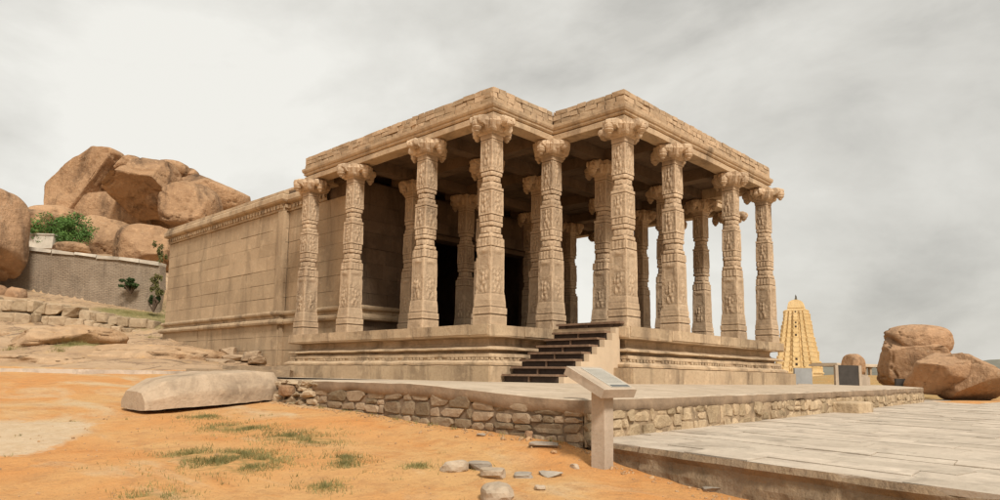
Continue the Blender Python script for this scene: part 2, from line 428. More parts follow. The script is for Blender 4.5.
# row of dentils under the plinth's lower string course, and upright joints of the footing
oc = outline(HALL, .272)
for i in range(len(oc)):
    a, b = oc[i], oc[(i+1) % len(oc)]; L = (b-a).length; d = (b-a).normalized(); nrm = Vector((d.y, -d.x)); k = int(L/.135)
    for j in range(k):
        if random.random() < .12: continue
        p = a+d*(j+.5)*L/k
        mb.obox((p.x+nrm.x*.012, p.y+nrm.y*.012, .488), Vector((d.x, d.y, 0)), Vector((nrm.x, nrm.y, 0)), Vector((0, 0, 1)), .042, .028+random.uniform(-.008, .008), .027, .004)
mb.build('plinth', M['temple'], temple)
mb = MB()   # worn slab stones capping the plinth
oc = outline(HALL, .30)
for i in range(len(oc)):
    a, b = oc[i], oc[(i+1) % len(oc)]; L = (b-a).length; d = (b-a).normalized(); nrm = Vector((d.y, -d.x)); s = .0
    while s < L-.05:
        w = min(random.uniform(.9, 1.9), L-s)
        if L-s-w < .4: w = L-s
        p = a+d*(s+w/2)
        mb.obox((p.x-nrm.x*.1, p.y-nrm.y*.1, 1.115+random.uniform(-.006, .006)), Vector((d.x, d.y, 0)), Vector((nrm.x, nrm.y, 0)), Vector((0, 0, 1)), w/2-.008, .17+random.uniform(0, .012), .112, .008)
        s += w
mb.build('capping_slabs', M['temple'], temple)
mb = MB()   # footing stones
oc = outline(HALL, .57)
for i in range(len(oc)):
    a, b = oc[i], oc[(i+1) % len(oc)]; L = (b-a).length; d = (b-a).normalized(); nrm = Vector((d.y, -d.x)); s = .0
    while s < L-.05:
        w = min(random.uniform(.8, 1.9), L-s)
        if L-s-w < .4: w = L-s
        p = a+d*(s+w/2)
        mb.obox((p.x-nrm.x*.05, p.y-nrm.y*.05, .135), Vector((d.x, d.y, 0)), Vector((nrm.x, nrm.y, 0)), Vector((0, 0, 1)), w/2-.006, .062+random.uniform(0, .014), .178, .005)
        s += w
mb.build('footing', M['temple'], temple)

mb = MB(); prism(mb, [(p.x, p.y) for p in outline(HALL, -.32)], 1.0, ZF+.012); mb.build('floor', M['inner_shaded'], temple)  # unseen dark slab added over the plinth top to cut interior bounce light
# --- pillars
ZC = 5.60; HS = ZC-ZF
SEG = [(0, .05, .268, .268, .02, ''), (.05, .058, .252, .252, 0, ''), (.058, .09, .272, .272, .04, ''), (.09, .097, .250, .250, 0, ''), (.097, .125, .260, .256, .03, ''), (.125, .16, .252, .242, .05, ''),
       (.16, .405, .238, .229, .05, 'fig'), (.405, .452, .236, .234, .03, 'teeth'), (.452, .475, .217, .212, .4, 'scal'), (.475, .51, .204, .200, .7, 'scal'), (.51, .535, .217, .222, .4, 'scal'), (.535, .57, .207, .215, .15, 'teeth'),
       (.57, .70, .219, .216, .04, 'fig2'), (.70, .715, .222, .222, .03, ''), (.715, .745, .202, .196, .5, 'scal'), (.745, .775, .192, .194, .75, 'scal'), (.775, .80, .207, .210, .35, 'scal'), (.80, .815, .216, .216, .03, 'teeth'), (.815, .97, .213, .210, .05, 'fig3'), (.97, 1, .212, .21, .03, '')]
_S2 = []
for _k, _q in enumerate(SEG):
    if _k > 5 and _k < len(SEG)-1 and _q[1]-_q[0] > .018:
        wg = min(_q[3], SEG[_k+1][2])-.016
        _S2 += [(_q[0], _q[1]-.0055, *_q[2:]), (_q[1]-.0055, _q[1], wg, wg, _q[4], 'gr')]
    else: _S2.append(_q)
SEG = _S2
def figure(rnd, n=9):
    """blobs of a carved figure in face coordinates (t in -1..1, s in 0..1)"""
    b = [(0, .80, .16, .10, 1.0), (0, .60, .20, .16, 1.1), (rnd.uniform(-.1, .1), .42, .26, .10, .9)]
    lean = rnd.choice((-1, 1))*rnd.uniform(.1, .35)
    b += [(-.28+lean*.3, .25, .15, .16, .9), (.26+lean*.3, .22, .15, .16, .9), (-.36, .62, .12, .12, .7), (.36, .68, .12, .12, .7), (.4*(1 if lean > 0 else -1), .86, .12, .1, .6)]
    for _ in range(4): b.append((rnd.uniform(-.55, .55), rnd.uniform(.05, .95), rnd.uniform(.08, .14), rnd.uniform(.05, .1), rnd.uniform(.3, .6)))
    return b
def column_mesh(seed):
    rnd = random.Random(seed); NS = 16; soft = (1.0, .85, .7, .42, .34, .5)[seed-1]
    vs = []; fs = []; rings = 0
    for (z0, z1, w0, w1, ch, ty) in SEG:
        figs = [figure(rnd) for _ in range(4)]
        k = max(1, int((z1-z0)*HS/.024))
        wob = rnd.uniform(-.004, .004); base_w = .248+(.205-.248)*min(1, (z0+z1)/2/.9); w0 = base_w+(w0-base_w)*soft if z0 > .15 else w0; w1 = base_w+(w1-base_w)*soft if z0 > .15 else w1
        if ty == 'gr': w0 -= .008*(1-soft); w1 -= .008*(1-soft)
        for i in range(k+1):
            t = i/k; w = w0+(w1-w0)*t+wob; z = (z0+(z1-z0)*t)*HS
            w *= (1-.03*sstep(.0, .2, z/HS))*(1-.085*sstep(.3, .75, z/HS))
            if i == 0: z += .001
            if i == k: z -= .001
            for side in range(4):
                for j in range(NS):
                    u = -1+2*j/NS
                    x, y = w, w*u
                    cut = ch*.586*w*1.0
                    e = abs(x)+abs(y)-(2*w-cut)
                    if e > 0: x -= e/2; y -= math.copysign(e/2, y)
                    dsp = 0
                    if ty in ('fig', 'fig2', 'fig3') and abs(u) < .86:
                        if ty == 'fig': s = t/.52
                        else: s = t
                        if 0 <= s <= 1:
                            hsum = 0
                            for (bu, bs, ru, rs, a) in figs[side]:
                                q = ((u-bu)/ru)**2+((s-bs)/rs)**2
                                if q < 1.4: hsum = max(hsum, a*math.exp(-q*1.3))
                            dsp = .032*hsum - .003
                            if ty != 'fig' and (abs(u) > .76 or s < .05 or s > .95): dsp = .004
                        elif ty == 'fig' and s > 1.15:
                            dsp = -.005 if abs(u) < .55 else .003
                            if 1.62 < s: dsp = .022*max(0, math.cos((s-1.78)*14))*max(0, 1-abs(u)*1.1)
                    elif ty == 'scal':
                        dsp = .012*abs(math.sin(u*math.pi*1.5+.3))*math.sin(math.pi*min(1, max(0, t*.9+.05)))
                        if abs(u) < .25: dsp += .016*(1-abs(u)/.25)*(1-t)
                    elif ty == 'teeth':
                        dsp = .007 if int((u+1)*4.5) % 2 else -.003
                    if ty and ty != 'gr' and abs(u) < .84 and (ty != 'fig' or t < .60 or t > .92):
                        am = .45 if ty == 'fig' else .5 if ty in ('fig2', 'fig3') else .35
                        q_ = Vector((u*.24*11+side*7.3, z*11, seed*3.1)); rg = abs(noise.noise(q_))
                        dsp += am*(.014*(.22-min(.22, rg))/.22*(-1) + .006*noise.noise(q_*2.1))
                    if abs(abs(u)-1) < .01 or abs(u) > .86:
                        ck = noise.noise(Vector((side*5.1, z*5.5, seed*9.7)))
                        if ck > .3: dsp -= .05*(ck-.3)
                    x += dsp
                    for _ in range(side): x, y = -y, x
                    p = Vector((x, y, z+.0))
                    nn = noise.noise_vector(p*7+Vector((seed*13, 0, 0)))*.0055 + noise.noise_vector(p*2.2+Vector((seed*7, 3, 0)))*.006
                    vs.append(p+Vector((nn.x, nn.y, 0)))
            rings += 1
    m = 4*NS
    for a in range(rings-1):
        for q in range(m): fs.append((a*m+q, a*m+(q+1) % m, (a+1)*m+(q+1) % m, (a+1)*m+q))
    fs.append(tuple((rings-1)*m+q for q in range(m))); fs.append(tuple(range(m))[::-1])
    return vs, fs
def capital_mb(seed):
    rnd = random.Random(seed); mb = MB(); H = 5.94-ZC
    z0 = ZC-ZF
    # core: flared square block
    prof = [(.20, -.03), (.215, 0), (.27, .015), (.30, .06), (.315, .14), (.33, .22), (.335, .27), (.335, H)]
    vs = []; fs = []
    for r, z in prof: vs += [(-r, -r, z0+z), (r, -r, z0+z), (r, r, z0+z), (-r, r, z0+z)]
    for i in range(len(prof)-1):
        for k in range(4): fs.append((i*4+k, i*4+(k+1) % 4, i*4+4+(k+1) % 4, i*4+4+k))
    mb.add(vs, fs+[(len(prof)*4-4, len(prof)*4-3, len(prof)*4-2, len(prof)*4-1)])
    for side in range(4):
        rot = Matrix.Rotation(side*math.pi/2, 3, 'Z')
        L = (.56, .50, .53, .55, .44, .50)[seed-1]*rnd.uniform(.94, 1.05)
        # bracket arm: side profile swept across its width with a fluted belly
        pr = [(.1, H), (L-.04, H), (L+.02, H*.95), (L+.07, H*.82), (L+.075, H*.64), (L+.03, H*.46), (L-.06, H*.34), (L-.15, H*.36), (L-.2, H*.42), (L-.25, H*.32), (L-.33, H*.16), (.25, .01), (.1, 0)]
        W = .155; NW = 9; vs = []; fs = []
        for q in range(NW):
            s = -1+2*q/(NW-1)
            for (r, z) in pr:
                rr = r*(1-.16*s*s*(1 if r > .3 else 0)); zz = z
                fl = .018*math.cos(s*math.pi*2.5)*(1 if (z < H*.9 and r > .25) else 0)
                p = Vector((rr+fl, s*W*(1.0 if r < L-.1 else 1.08-.1*abs(z/H-.7)), z0+zz+(fl if z < H*.5 else 0)))
                p += noise.noise_vector(p*6+Vector((seed*5+side, 0, 0)))*.022+noise.noise_vector(p*15+Vector((seed*5+side, 7, 0)))*.014
                vs.append(rot @ p)
        n = len(pr)
        for q in range(NW-1):
            for k in range(n): fs.append((q*n+k, q*n+(k+1) % n, (q+1)*n+(k+1) % n, (q+1)*n+k))
        fs += [tuple(range(n)), tuple((NW-1)*n+k for k in range(n))[::-1]]
        mb.add(vs, fs)
        # scroll cheeks and hanging lotus bud
        if rnd.random() < .5:
            for sg in (-1, 1):
                c = rot @ Vector((L-.01, sg*.13, z0+H*.66)); put_stone(mb, c, (.085, .05, .10), rot @ Vector((1, 0, 0)), rot @ Vector((0, 1, 0)), e=.9, rough=.12, seed=seed*9+side*2+sg)
        ln = rnd.uniform(.42, .72) if rnd.random() < .8 else .25
        c = rot @ Vector((L-.03, 0, z0+H*.44))
        mb.lathe(c, [(.10, .08), (.122, .02), (.115, -.06*ln), (.095, -.105*ln), (.112, -.14*ln), (.085, -.20*ln), (.05, -.25*ln), (.058, -.275*ln), (.02, -.33*ln)], 9)
        # diagonal petals between the arms
        d = Matrix.Rotation(side*math.pi/2+math.pi/4, 3, 'Z')
        for off, rr in ((-.11, .062), (0, .085), (.11, .062)):
            pts = [d @ Vector((x, off*1.15, z0+z)) for x, z in ((.25, .03), (.285, .09), (.33, .16), (.365, .23), (.35, H-.03))]
            mb.tube(pts, [rr*.7, rr, rr*1.15, rr*1.2, rr*.8], 7)
    return mb
cms = []
for s in range(6):
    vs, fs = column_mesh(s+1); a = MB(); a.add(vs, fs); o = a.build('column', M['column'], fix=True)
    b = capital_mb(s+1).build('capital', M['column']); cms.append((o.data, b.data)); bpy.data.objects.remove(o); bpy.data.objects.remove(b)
spots = [(x, -2.1) for x in GX[1:5]]+[(x, y) for y in (0, 2.28, 5.42) for x in GX]+[(0, 7.7), (12.07, 7.7)]
for i, (x, y) in enumerate(spots):
    cm, km = cms[(i*5+int(x)*3) % 3 + (3 if y < -1 or i % 4 == 1 else 0)]
    rz = random.choice((0, 1, 2, 3))*math.pi/2 + random.uniform(-.012, .012)
    o = bpy.data.objects.new('column', cm); C.objects.link(o); o.parent = temple
    o.location = Vector((x, y, ZF))-Vector(temple.location); o.rotation_euler = (random.uniform(-.003, .003), random.uniform(-.003, .003), rz)
    k = bpy.data.objects.new('capital', km); C.objects.link(k); k.parent = o
    if i == 4: o['label'] = 'corner column of the recessed bay'

# --- entablature, ceiling, parapet
mb = MB()
sweep(mb, [(-.23, 6.27), (-.23, 5.95), (-.225, 5.942), (.15, 5.942), (.165, 5.95), (.17, 6.07), (.16, 6.085), (.115, 6.09), (.115, 6.115), (.165, 6.12), (.19, 6.15), (.195, 6.18), (.17, 6.185), (.215, 6.215), (.235, 6.26), (.24, 6.325), (.22, 6.335), (.05, 6.34)], HALL, step=.25, jit=.012)
ent = mb.build('entablature', M['temple'], temple)
mb = MB()
for x in GX[1:5]:
    y0 = -1.9 if 3 < x < 9 else .2
    mb.box(x-.2, x+.2, y0, 6.28, 5.952, 6.272, .004)
for y in (0, 2.28, 5.42):
    xs = (2.36, 9.71) if y == 0 else (.2, 11.87)
    mb.box(xs[0], xs[1], y-.19, y+.19, 5.96, 6.268, .004)
mb.build('ceiling_beams', M['inner_shaded'], temple)
mb = MB()
prism(mb, [(p.x, p.y) for p in outline(HALL, -.02)], 6.275, 6.42)
for i in range(len(GX)-1):
    for j in range(3):
        y0, y1 = (0, 2.28, 5.42)[j], (2.28, 5.42, 7.6)[j]
        n = 3
        for k in range(n):
            xa = GX[i]+.22+(GX[i+1]-GX[i]-.44)*k/n; xb = GX[i]+.22+(GX[i+1]-GX[i]-.44)*(k+1)/n-.015
            mb.box(xa, xb, y0+.2, y1-.2, 6.245+random.uniform(-.01, .012), 6.29)
mb.build('ceiling', M['inner_shaded'], temple)
mb = MB()
prism(mb, [(p.x, p.y) for p in outline(HALL, .09)], 6.30, 6.64)
mb.build('parapet_core', M['mortar'], temple)
mb = MB()
op = outline(HALL, .165)
for course, (z0, z1) in enumerate(((6.33, 6.450), (6.461, 6.572), (6.583, 6.690))):
    for i in range(len(op)):
        a, b = op[i], op[(i+1) % len(op)]; L = (b-a).length; d = (b-a).normalized(); nrm = Vector((d.y, -d.x)); s = random.uniform(-.25, 0)
        while s < L:
            w = random.uniform(.20, .40)
            s0 = max(s, 0); s1 = min(s+w, L)
            s += w
            if s1-s0 < .05: continue
            p = a+d*((s0+s1)/2); out = random.uniform(-.011, .010) 
            hz = (z1-z0)/2; dz = random.uniform(-.004, .004)
            th = .1 if course < 2 else .17
            mb.obox((p.x+nrm.x*(out-th), p.y+nrm.y*(out-th), (z0+z1)/2+dz), Vector((d.x, d.y, 0)), Vector((nrm.x, nrm.y, 0)), Vector((0, 0, 1)), (s1-s0)/2-.012, th, hz, .011)
mb.build('parapet', M['brick'], temple)

# --- sanctum behind the hall
SAN = [(3.4, 6.3), (.75, 6.3), (.75, 10.3), (.55, 10.3), (.55, 20), (11.5, 20), (11.5, 10.3), (11.3, 10.3), (11.3, 6.3), (8.67, 6.3)][::-1]
SANC = [(.75, 6.3), (11.3, 6.3), (11.3, 10.3), (11.5, 10.3), (11.5, 20), (.55, 20), (.55, 10.3), (.75, 10.3)]
mb = MB()
mb.box(.80, 3.4, 6.35, 6.9, -.3, 5.93); mb.box(8.67, 11.25, 6.35, 6.9, -.3, 5.93); mb.box(3.4, 8.67, 6.36, 6.89, 4.6, 5.92)
mb.box(.80, 1.5, 6.9, 10.35, -.3, 6.0); mb.box(.60, 1.5, 10.35, 20, -.3, 6.0)
mb.box(10.6, 11.25, 6.9, 10.35, -.3, 6.0); mb.box(10.6, 11.45, 10.35, 20, -.3, 6.0); mb.box(1.5, 10.6, 19.4, 19.95, -.3, 6.0)
mb.box(.62, 11.43, 7.0, 19.98, 6.001, 6.2)
mb.box(1.5, 10.6, 6.9, 19.4, .9, 1.2)
mb.build('sanctum_core', M['inner_shaded'], temple)
def ashlar(mb, p0, p1, zs, face, lo=1.1, hi=2.7, jit=.004):
    a, b = Vector(p0), Vector(p1); L = (b-a).length; d = (b-a).normalized(); nrm = Vector((d.y, -d.x))
    for z0, z1 in zip(zs, zs[1:]):
        s = -random.uniform(0, 1.0)
        while s < L:
            w = random.uniform(lo, hi); s0, s1 = max(0, s), min(L, s+w); s += w
            if s1-s0 < .04: continue
            p = a+d*((s0+s1)/2); o = face+random.uniform(-.009, .009)
            mb.obox((p.x+nrm.x*(o-.06), p.y+nrm.y*(o-.06), (z0+z1)/2), Vector((d.x, d.y, 0)), Vector((nrm.x, nrm.y, 0)), Vector((0, 0, 1)), (s1-s0)/2-.0035, .06, (z1-z0)/2-random.uniform(.003, .006), jit)
mb = MB()
zs = [2.13]
while zs[-1] < 5.2: zs.append(zs[-1]+random.uniform(.36, .50))
zs[-1] = 5.56
ashlar(mb, (.55, 20), (.55, 10.3), zs, -.005)
ashlar(mb, (.55, 10.3), (.75, 10.3), zs, -.006)
ashlar(mb, (.75, 10.3), (.75, 6.3), zs, -.005)
zl = [-.3, .35, .85, 1.3, 1.70]
ashlar(mb, (.55, 20), (.55, 10.3), zl, .05, 1, 2.6)
ashlar(mb, (.55, 10.3), (.75, 10.3), zl, .05)
ashlar(mb, (.75, 10.3), (.75, 6.3), zl, .05)
mb.build('sanctum_wall', M['ashlar'], temple)
mb = MB()
zs2 = [1.2, 1.7, 2.13]
while zs2[-1] < 5.4: zs2.append(zs2[-1]+random.uniform(.36, .50))
zs2[-1] = 5.93
ashlar(mb, (.75, 6.3), (3.4, 6.3), zs2, -.005, .5, 1.2); mb.build('front_wall', M['inner_shaded'], temple); mb = MB(); ashlar(mb, (8.67, 6.3), (11.3, 6.3), zs2, -.005, .5, 1.2)
mb.build('front_wall', M['inner_shaded'], temple)
mb = MB()   # door frame
mb.box(3.22, 3.5, 6.2, 6.5, 1.2, 4.75, .004); mb.box(8.57, 8.85, 6.2, 6.5, 1.2, 4.75, .004); mb.box(3.15, 8.92, 6.17, 6.52, 4.756, 5.1, .004)
mb.build('door_frame', M['inner_shaded'], temple)
mb = MB()   # pilaster where the wall steps out
mb.box(.50, .62, 10.26, 10.62, 2.13, 5.56, .004)
mb.build('pilaster', M['ashlar'], temple)
mb = MB()
sweep(mb, [(-.1, 2.15), (.08, 2.15), (.11, 2.13), (.125, 2.08), (.11, 2.03), (.05, 2.0), (.02, 1.985), (.02, 1.89), (.12, 1.88), (.175, 1.84), (.19, 1.78), (.17, 1.72), (.10, 1.695), (-.1, 1.69)], SAN, closed=False, step=.3, jit=.014)
mb.build('wall_moulding', M['temple'], temple)
mb = MB()
SIDE = [(11.3, 7.95), (11.3, 10.3), (11.5, 10.3), (11.5, 20), (.55, 20), (.55, 10.3), (.75, 10.3), (.75, 7.95)]
sweep(mb, [(-.6, 6.24), (.10, 6.235), (.12, 6.22), (.125, 6.13), (.10, 6.12), (.16, 6.10), (.2, 6.05), (.21, 5.90), (.17, 5.84), (.05, 5.80), (.05, 5.57), (-.1, 5.565)], SIDE, closed=False, step=.3, jit=.014)
so = outline(SIDE, .06, False)
for i in range(4, 7):
    a, b = so[i], so[i+1]; L = (b-a).length; d = (b-a).normalized(); nrm = Vector((d.y, -d.x)); k = max(1, int(L/.21))
    for j in range(k):
        p = a+d*(j+.5)*L/k
        mb.obox((p.x+nrm.x*.03, p.y+nrm.y*.03, 5.70), Vector((d.x, d.y, 0)), Vector((nrm.x, nrm.y, 0)), Vector((0, 0, 1)), .06+random.uniform(-.015, .02), .022+random.uniform(-.012, .006), .055, .014)
mb.build('wall_cornice', M['temple'], temple)
mb = MB()   # roof kerb of the sanctum, set back
s = 7.95
while s < 20:
    w = random.uniform(.6, 1.3)
    mb.box(.62, .98, s, min(s+w-.01, 20), 6.242, 6.31+random.uniform(-.015, .02), .01); s += w
mb.build('roof_kerb', M['brick'], temple)

# ------------------------------------------------------------------ STAIRCASE in the recess
st = empty('wooden_staircase', (.7, -1.35, 0), 'dark timber steps with a pale plastered side wall climbing to the pillared hall', 'staircase')
NT = 7; XS = -.22; RUN = .278; RISE = 1.22/7.6
YA, YB = -.62, -2.08
for k in range(NT):
    x0 = XS+RUN*k; z = RISE*(k+1)
    a = MB(); a.box(x0-.03, x0+RUN+.02, YB, YA, z-.045, z, .004)
    t = a.build('tread', M['woodlit'], st)
    a = MB(); a.box(x0+.05, x0+.075, YB+.02, YA-.01, z-RISE-.0+.002, z-.047); a.build('riser', M['void'], t)
    a = MB(); a.box(x0+.0, x0+.045, (YA+YB)/2-.016, (YA+YB)/2+.016, z-RISE+.004, z-.049); a.build('bracket', M['woodlit'], t)
a = MB()    # stepped cheek
pts = [(XS+.06, -.15)]
for k in range(NT):
    x0 = XS+RUN*k; pts += [(x0+.06, RISE*(k+1)-.05), (x0+RUN+.06, RISE*(k+1)-.05)]
pts = pts[:-1]+[(XS+RUN*(NT-1)+.2, RISE*NT-.05), (XS+RUN*(NT-1)+.2, ZF-.02), (1.80, ZF-.02), (1.80, -.15)]
n = len(pts)
vs = [(x, YB-.14, z) for x, z in pts]+[(x, YB-.005, z) for x, z in pts]
a.add(vs, [tuple(range(n)), tuple(range(n, 2*n))[::-1]]+[(i, (i+1) % n, n+(i+1) % n, n+i) for i in range(n)])
a.build('cheek_wall', M['cheek'], st)
a = MB(); a.box(1.72, 2.35, YB-.2, YA+.12, ZF+.075, ZF+.12, .006)
ld = a.build('landing', M['woodlit'], st)
for yy in (YA-.1, (YA+YB)/2, YB+.05):
    a = MB(); a.box(1.76, 2.3, yy-.05, yy+.05, ZF+.014, ZF+.074); a.build('joist', M['wood'], ld)
a = MB(); a.box(1.795, 1.815, YB-.2, YA+.1, ZF-.0, ZF+.07); a.build('fascia_board', M['wood'], ld)

# ------------------------------------------------------------------ TERRACE
TX0, TY0 = -4.42, -5.85
terr = empty('stone_terrace', (4, -4, -.5), 'low rubble masonry terrace with pale concrete coping under the temple plinth', 'terrace')
def terr_z(x, y):
    return -.012 - .135*sstep(2.5, 5.85, -y) + .004*noise.noise(Vector((x*.8, y*.8, 0)))
mb = MB()
xs = [TX0+(19.0-TX0)*i/60 for i in range(61)]; ys = [TY0+.0+(8.2-TY0)*i/40 for i in range(41)]
idx = {}
for i, x in enumerate(xs):
    for j, y in enumerate(ys):
        yy = y + (.075*(x+4.4) if j == 0 else .075*(x+4.4)*(1-j/40.))
        idx[i, j] = len(mb.v); mb.v.append((x, yy, terr_z(x, yy)))
for i in range(60):
    for j in range(40):
        x, y = xs[i], ys[j]
        if y > .9 and x < -1.9: continue
        mb.f.append((idx[i, j], idx[i+1, j], idx[i+1, j+1], idx[i, j+1]))
def tw(x): return TY0+.075*(x+4.4)
mb.build('terrace_top', M['coping'], terr)
ex, ez = Vector((1, 0, 0)), Vector((0, 0, 1)); ey = Vector((0, 1, 0))
def rubble_face(mb, a, b, zt, zb, depth=.12, lo=.16, hi=.55, rows=(.13, .26), e=.42, rough=.12, prot=.0, cuts=0):
    a, b = Vector(a), Vector(b); L = (b-a).length; d = (b-a).normalized(); nrm = Vector((d.y, -d.x)); D3 = Vector((d.x, d.y, 0)); N3 = Vector((nrm.x, nrm.y, 0))
    s = 0.
    while s < L:
        blk = min(random.uniform(.35, 1.0), L-s)
        zt_, zb_ = zt(s/L), zb(s/L)
        z = zb_
        while z < zt_-.03:
            hgt = random.uniform(*rows); hgt = min(hgt, zt_-z)
            if zt_-z-hgt < .07: hgt = zt_-z
            q = s
            while q < s+blk-.02:
                w = random.uniform(lo, hi)*(.7+hgt); w = min(w, s+blk-q)
                if s+blk-q-w < .09: w = s+blk-q
                c = a+d*(q+w/2)
                o = random.uniform(-.016, .016)+prot
                put_stone(mb, (c.x+nrm.x*(o-depth*.72), c.y+nrm.y*(o-depth*.72), z+hgt/2), (w/2*1.03, depth, hgt/2*1.03), D3, N3, ez, e=e, rough=rough, sub=2, tilt=.05, cuts=cuts, nscale=2.6, flat=True)
                q += w
            z += hgt
        s += blk
LW0, LW1 = (-4.72, 1.05), (TX0, TY0)      # long wall facing the bare earth; far end first so that its outside is -x
mb = MB()
LWS = Vector(LW0).lerp(Vector(LW1), .215)
rubble_face(mb, LWS, LW1, lambda t: terr_z(LWS.x, LWS.y+(LW1[1]-LWS.y)*t)-.13, lambda t: -.80-.2*t, .10, .2, .60, (.07, .21), e=.34, rough=.15, cuts=3, prot=.012)
mb.build('rubble_wall', M['rubble'], terr)
mb = MB()
a, b = Vector(LW0), Vector(LW1)
for k in range(1):
    mb.add([(a.x-.005, a.y, -1.2), (b.x-.005, b.y, -1.2), (b.x-.005, b.y, -.30), (a.x-.005, a.y, -.14)], [(0, 1, 2, 3)])
mb.add([(TX0, TY0+.02, -1.2), (19, tw(19)+.02, -1.2), (19, tw(19)+.02, -.4), (TX0, TY0+.02, -.4)], [(0, 1, 2, 3)])
mb.add([(19, tw(19), -1.2), (19, 8, -1.2), (19, 8, -.15), (19, tw(19), -.15)], [(0, 1, 2, 3)])
mb.build('mortar_core', M['joint'], terr)
def coping_strip(pts, w_in, thick, drop_, name):
    """worn rounded concrete edge along a polyline of (x,y)"""
    mb = MB(); rows = []
    dense = []
    for p, q in zip(pts, pts[1:]):
        p, q = Vector(p), Vector(q); k = max(1, int((q-p).length/.12))
        dense += [p.lerp(q, i/k) for i in range(k)]
    dense.append(Vector(pts[-1]))
    pr = [(w_in, .006), (.05, .006), (-.01, .002), (-.035, -.012), (-.04, -thick*.5), (-.035, -thick), (-.0, -thick-.03), (.06, -thick-.04)]
    for i, p in enumerate(dense):
        t = (dense[min(i+1, len(dense)-1)]-dense[max(i-1, 0)]).normalized(); inn = Vector((-t.y, t.x))
        wear = noise.noise(Vector((p.x*1.1, p.y*1.1, 5)))*.045+noise.noise(Vector((p.x*4, p.y*4, 1)))*.018
        for o, z in pr:
            zz = z*(1+.45*noise.noise(Vector((p.x*1.4, p.y*1.4, 9)))) if z < -.05 else z
            q = p+inn*(o+(wear if o < .1 else 0)); rows.append((q.x, q.y, terr_z(p.x, p.y)+zz+.01*noise.noise(Vector((p.x*3, p.y*3, o)))))
    n = len(pr); fs = []
    for i in range(len(dense)-1):
        for k in range(n-1): fs.append((i*n+k, (i+1)*n+k, (i+1)*n+k+1, i*n+k+1))
    mb.add(rows, fs); return mb
coping_strip([LWS, LW1, (19.0, tw(19))], .7, .15, 0, '').build('coping', M['coping'], terr, smooth=True, ang=50)
mb = MB()   # plastered face along the pavement: dense displaced sheet with stones showing through
nx, nz = 420, 14; L = 19.0-TX0
for i in range(nx+1):
    t = (i/nx)**1.5; x = TX0+L*t
    for j in range(nz+1):
        z = -.70+(.50)*j/nz
        p = Vector((x*2.2, 0, z*3.0))
        cell = noise.cell(Vector((x*2.1, 3, z*3.3)))
        vdist = noise.voronoi(Vector((x*1.9, 2.2, z*2.6)))[0]
        dd = .012 + .03*fbm(p*1.1, 6) + .015*noise.noise(p*.45)
        mb.v.append((x, tw(x)-.01-max(-.04, dd), min(z, terr_z(x, tw(x))-.15)))
for i in range(nx):
    for j in range(nz):
        a = i*(nz+1)+j; mb.f.append((a, a+nz+1, a+nz+2, a+1))
mb.build('mortar_bed', M['bed_dark'], terr); mb = MB()
rubble_face(mb, LW1, (19.0, tw(19)), lambda t: -.28, lambda t: -.72, .10, .25, .8, (.09, .26), e=.38, rough=.2, cuts=4, prot=.022)
mb.build('rubble_wall', M['plaster'], terr)
mb = MB()   # crumbled dry-stone end of the wall beside the fallen slab
rnd = random.Random(4)
for k in range(150):
    s_ = rnd.random(); base = Vector((-4.74, 1.15)).lerp(LWS, s_)
    zz = -.56+.50*rnd.random()
    w = rnd.uniform(.05, .16); back = max(0, (zz+.5)*.25)
    put_stone(mb, (base.x+rnd.uniform(-.07, .03)+back, base.y, zz), (w*rnd.uniform(.6, .9), w, rnd.uniform(.025, .075)), e=.5, rough=.2, sub=2, tilt=.45, seed=k, cuts=3)
for k in range(8):
    base = Vector((-4.62, 1.1)).lerp(LWS, k/7)
    put_stone(mb, (base.x+.12, base.y, -.075), (.22, .17, .035), e=.5, rough=.2, tilt=.12, seed=k+200, cuts=2)
mb.build('crumbled_end', M['drystone'], terr)
mb = MB(); put_stone(mb, (-4.78, .25, -.20), (.10, .17, .10), e=.45, rough=.1, seed=5); mb.build('orange_stone', M['granite'], terr)
mb = MB(); prism(mb, [(-4.45, -.5), (-1.7, -.5), (-1.7, 8.15), (-2.2, 8.15), (-3.2, 2.6), (-4.45, 1.2)], -1.1, -.05); mb.build('earth_fill', M['rubble'], terr)

# small step block at the foot of the terrace by the pavement
mb = MB(); 
xb = 5.0
while True:
    p = Vector((xb, tw(xb)-.42, -.61)); v_ = p-CAM
    if PPX+FOC*v_.dot(R2)/v_.dot(F2) > 858 or xb > 16: break
    xb += .05
d3 = Vector((1, .075, 0)).normalized()
put_stone(mb, (p.x, p.y+.12, -.53), (.62, .36, .17), d3, Vector((-d3.y, d3.x, 0)), e=.25, rough=.05, sub=3, seed=8)
o = mb.build('step_block', M['plaster'], loc=(p.x, p.y+.12, -.61)); tag(o, 'low worn step stone set against the terrace foot, right end of the pavement', 'step')

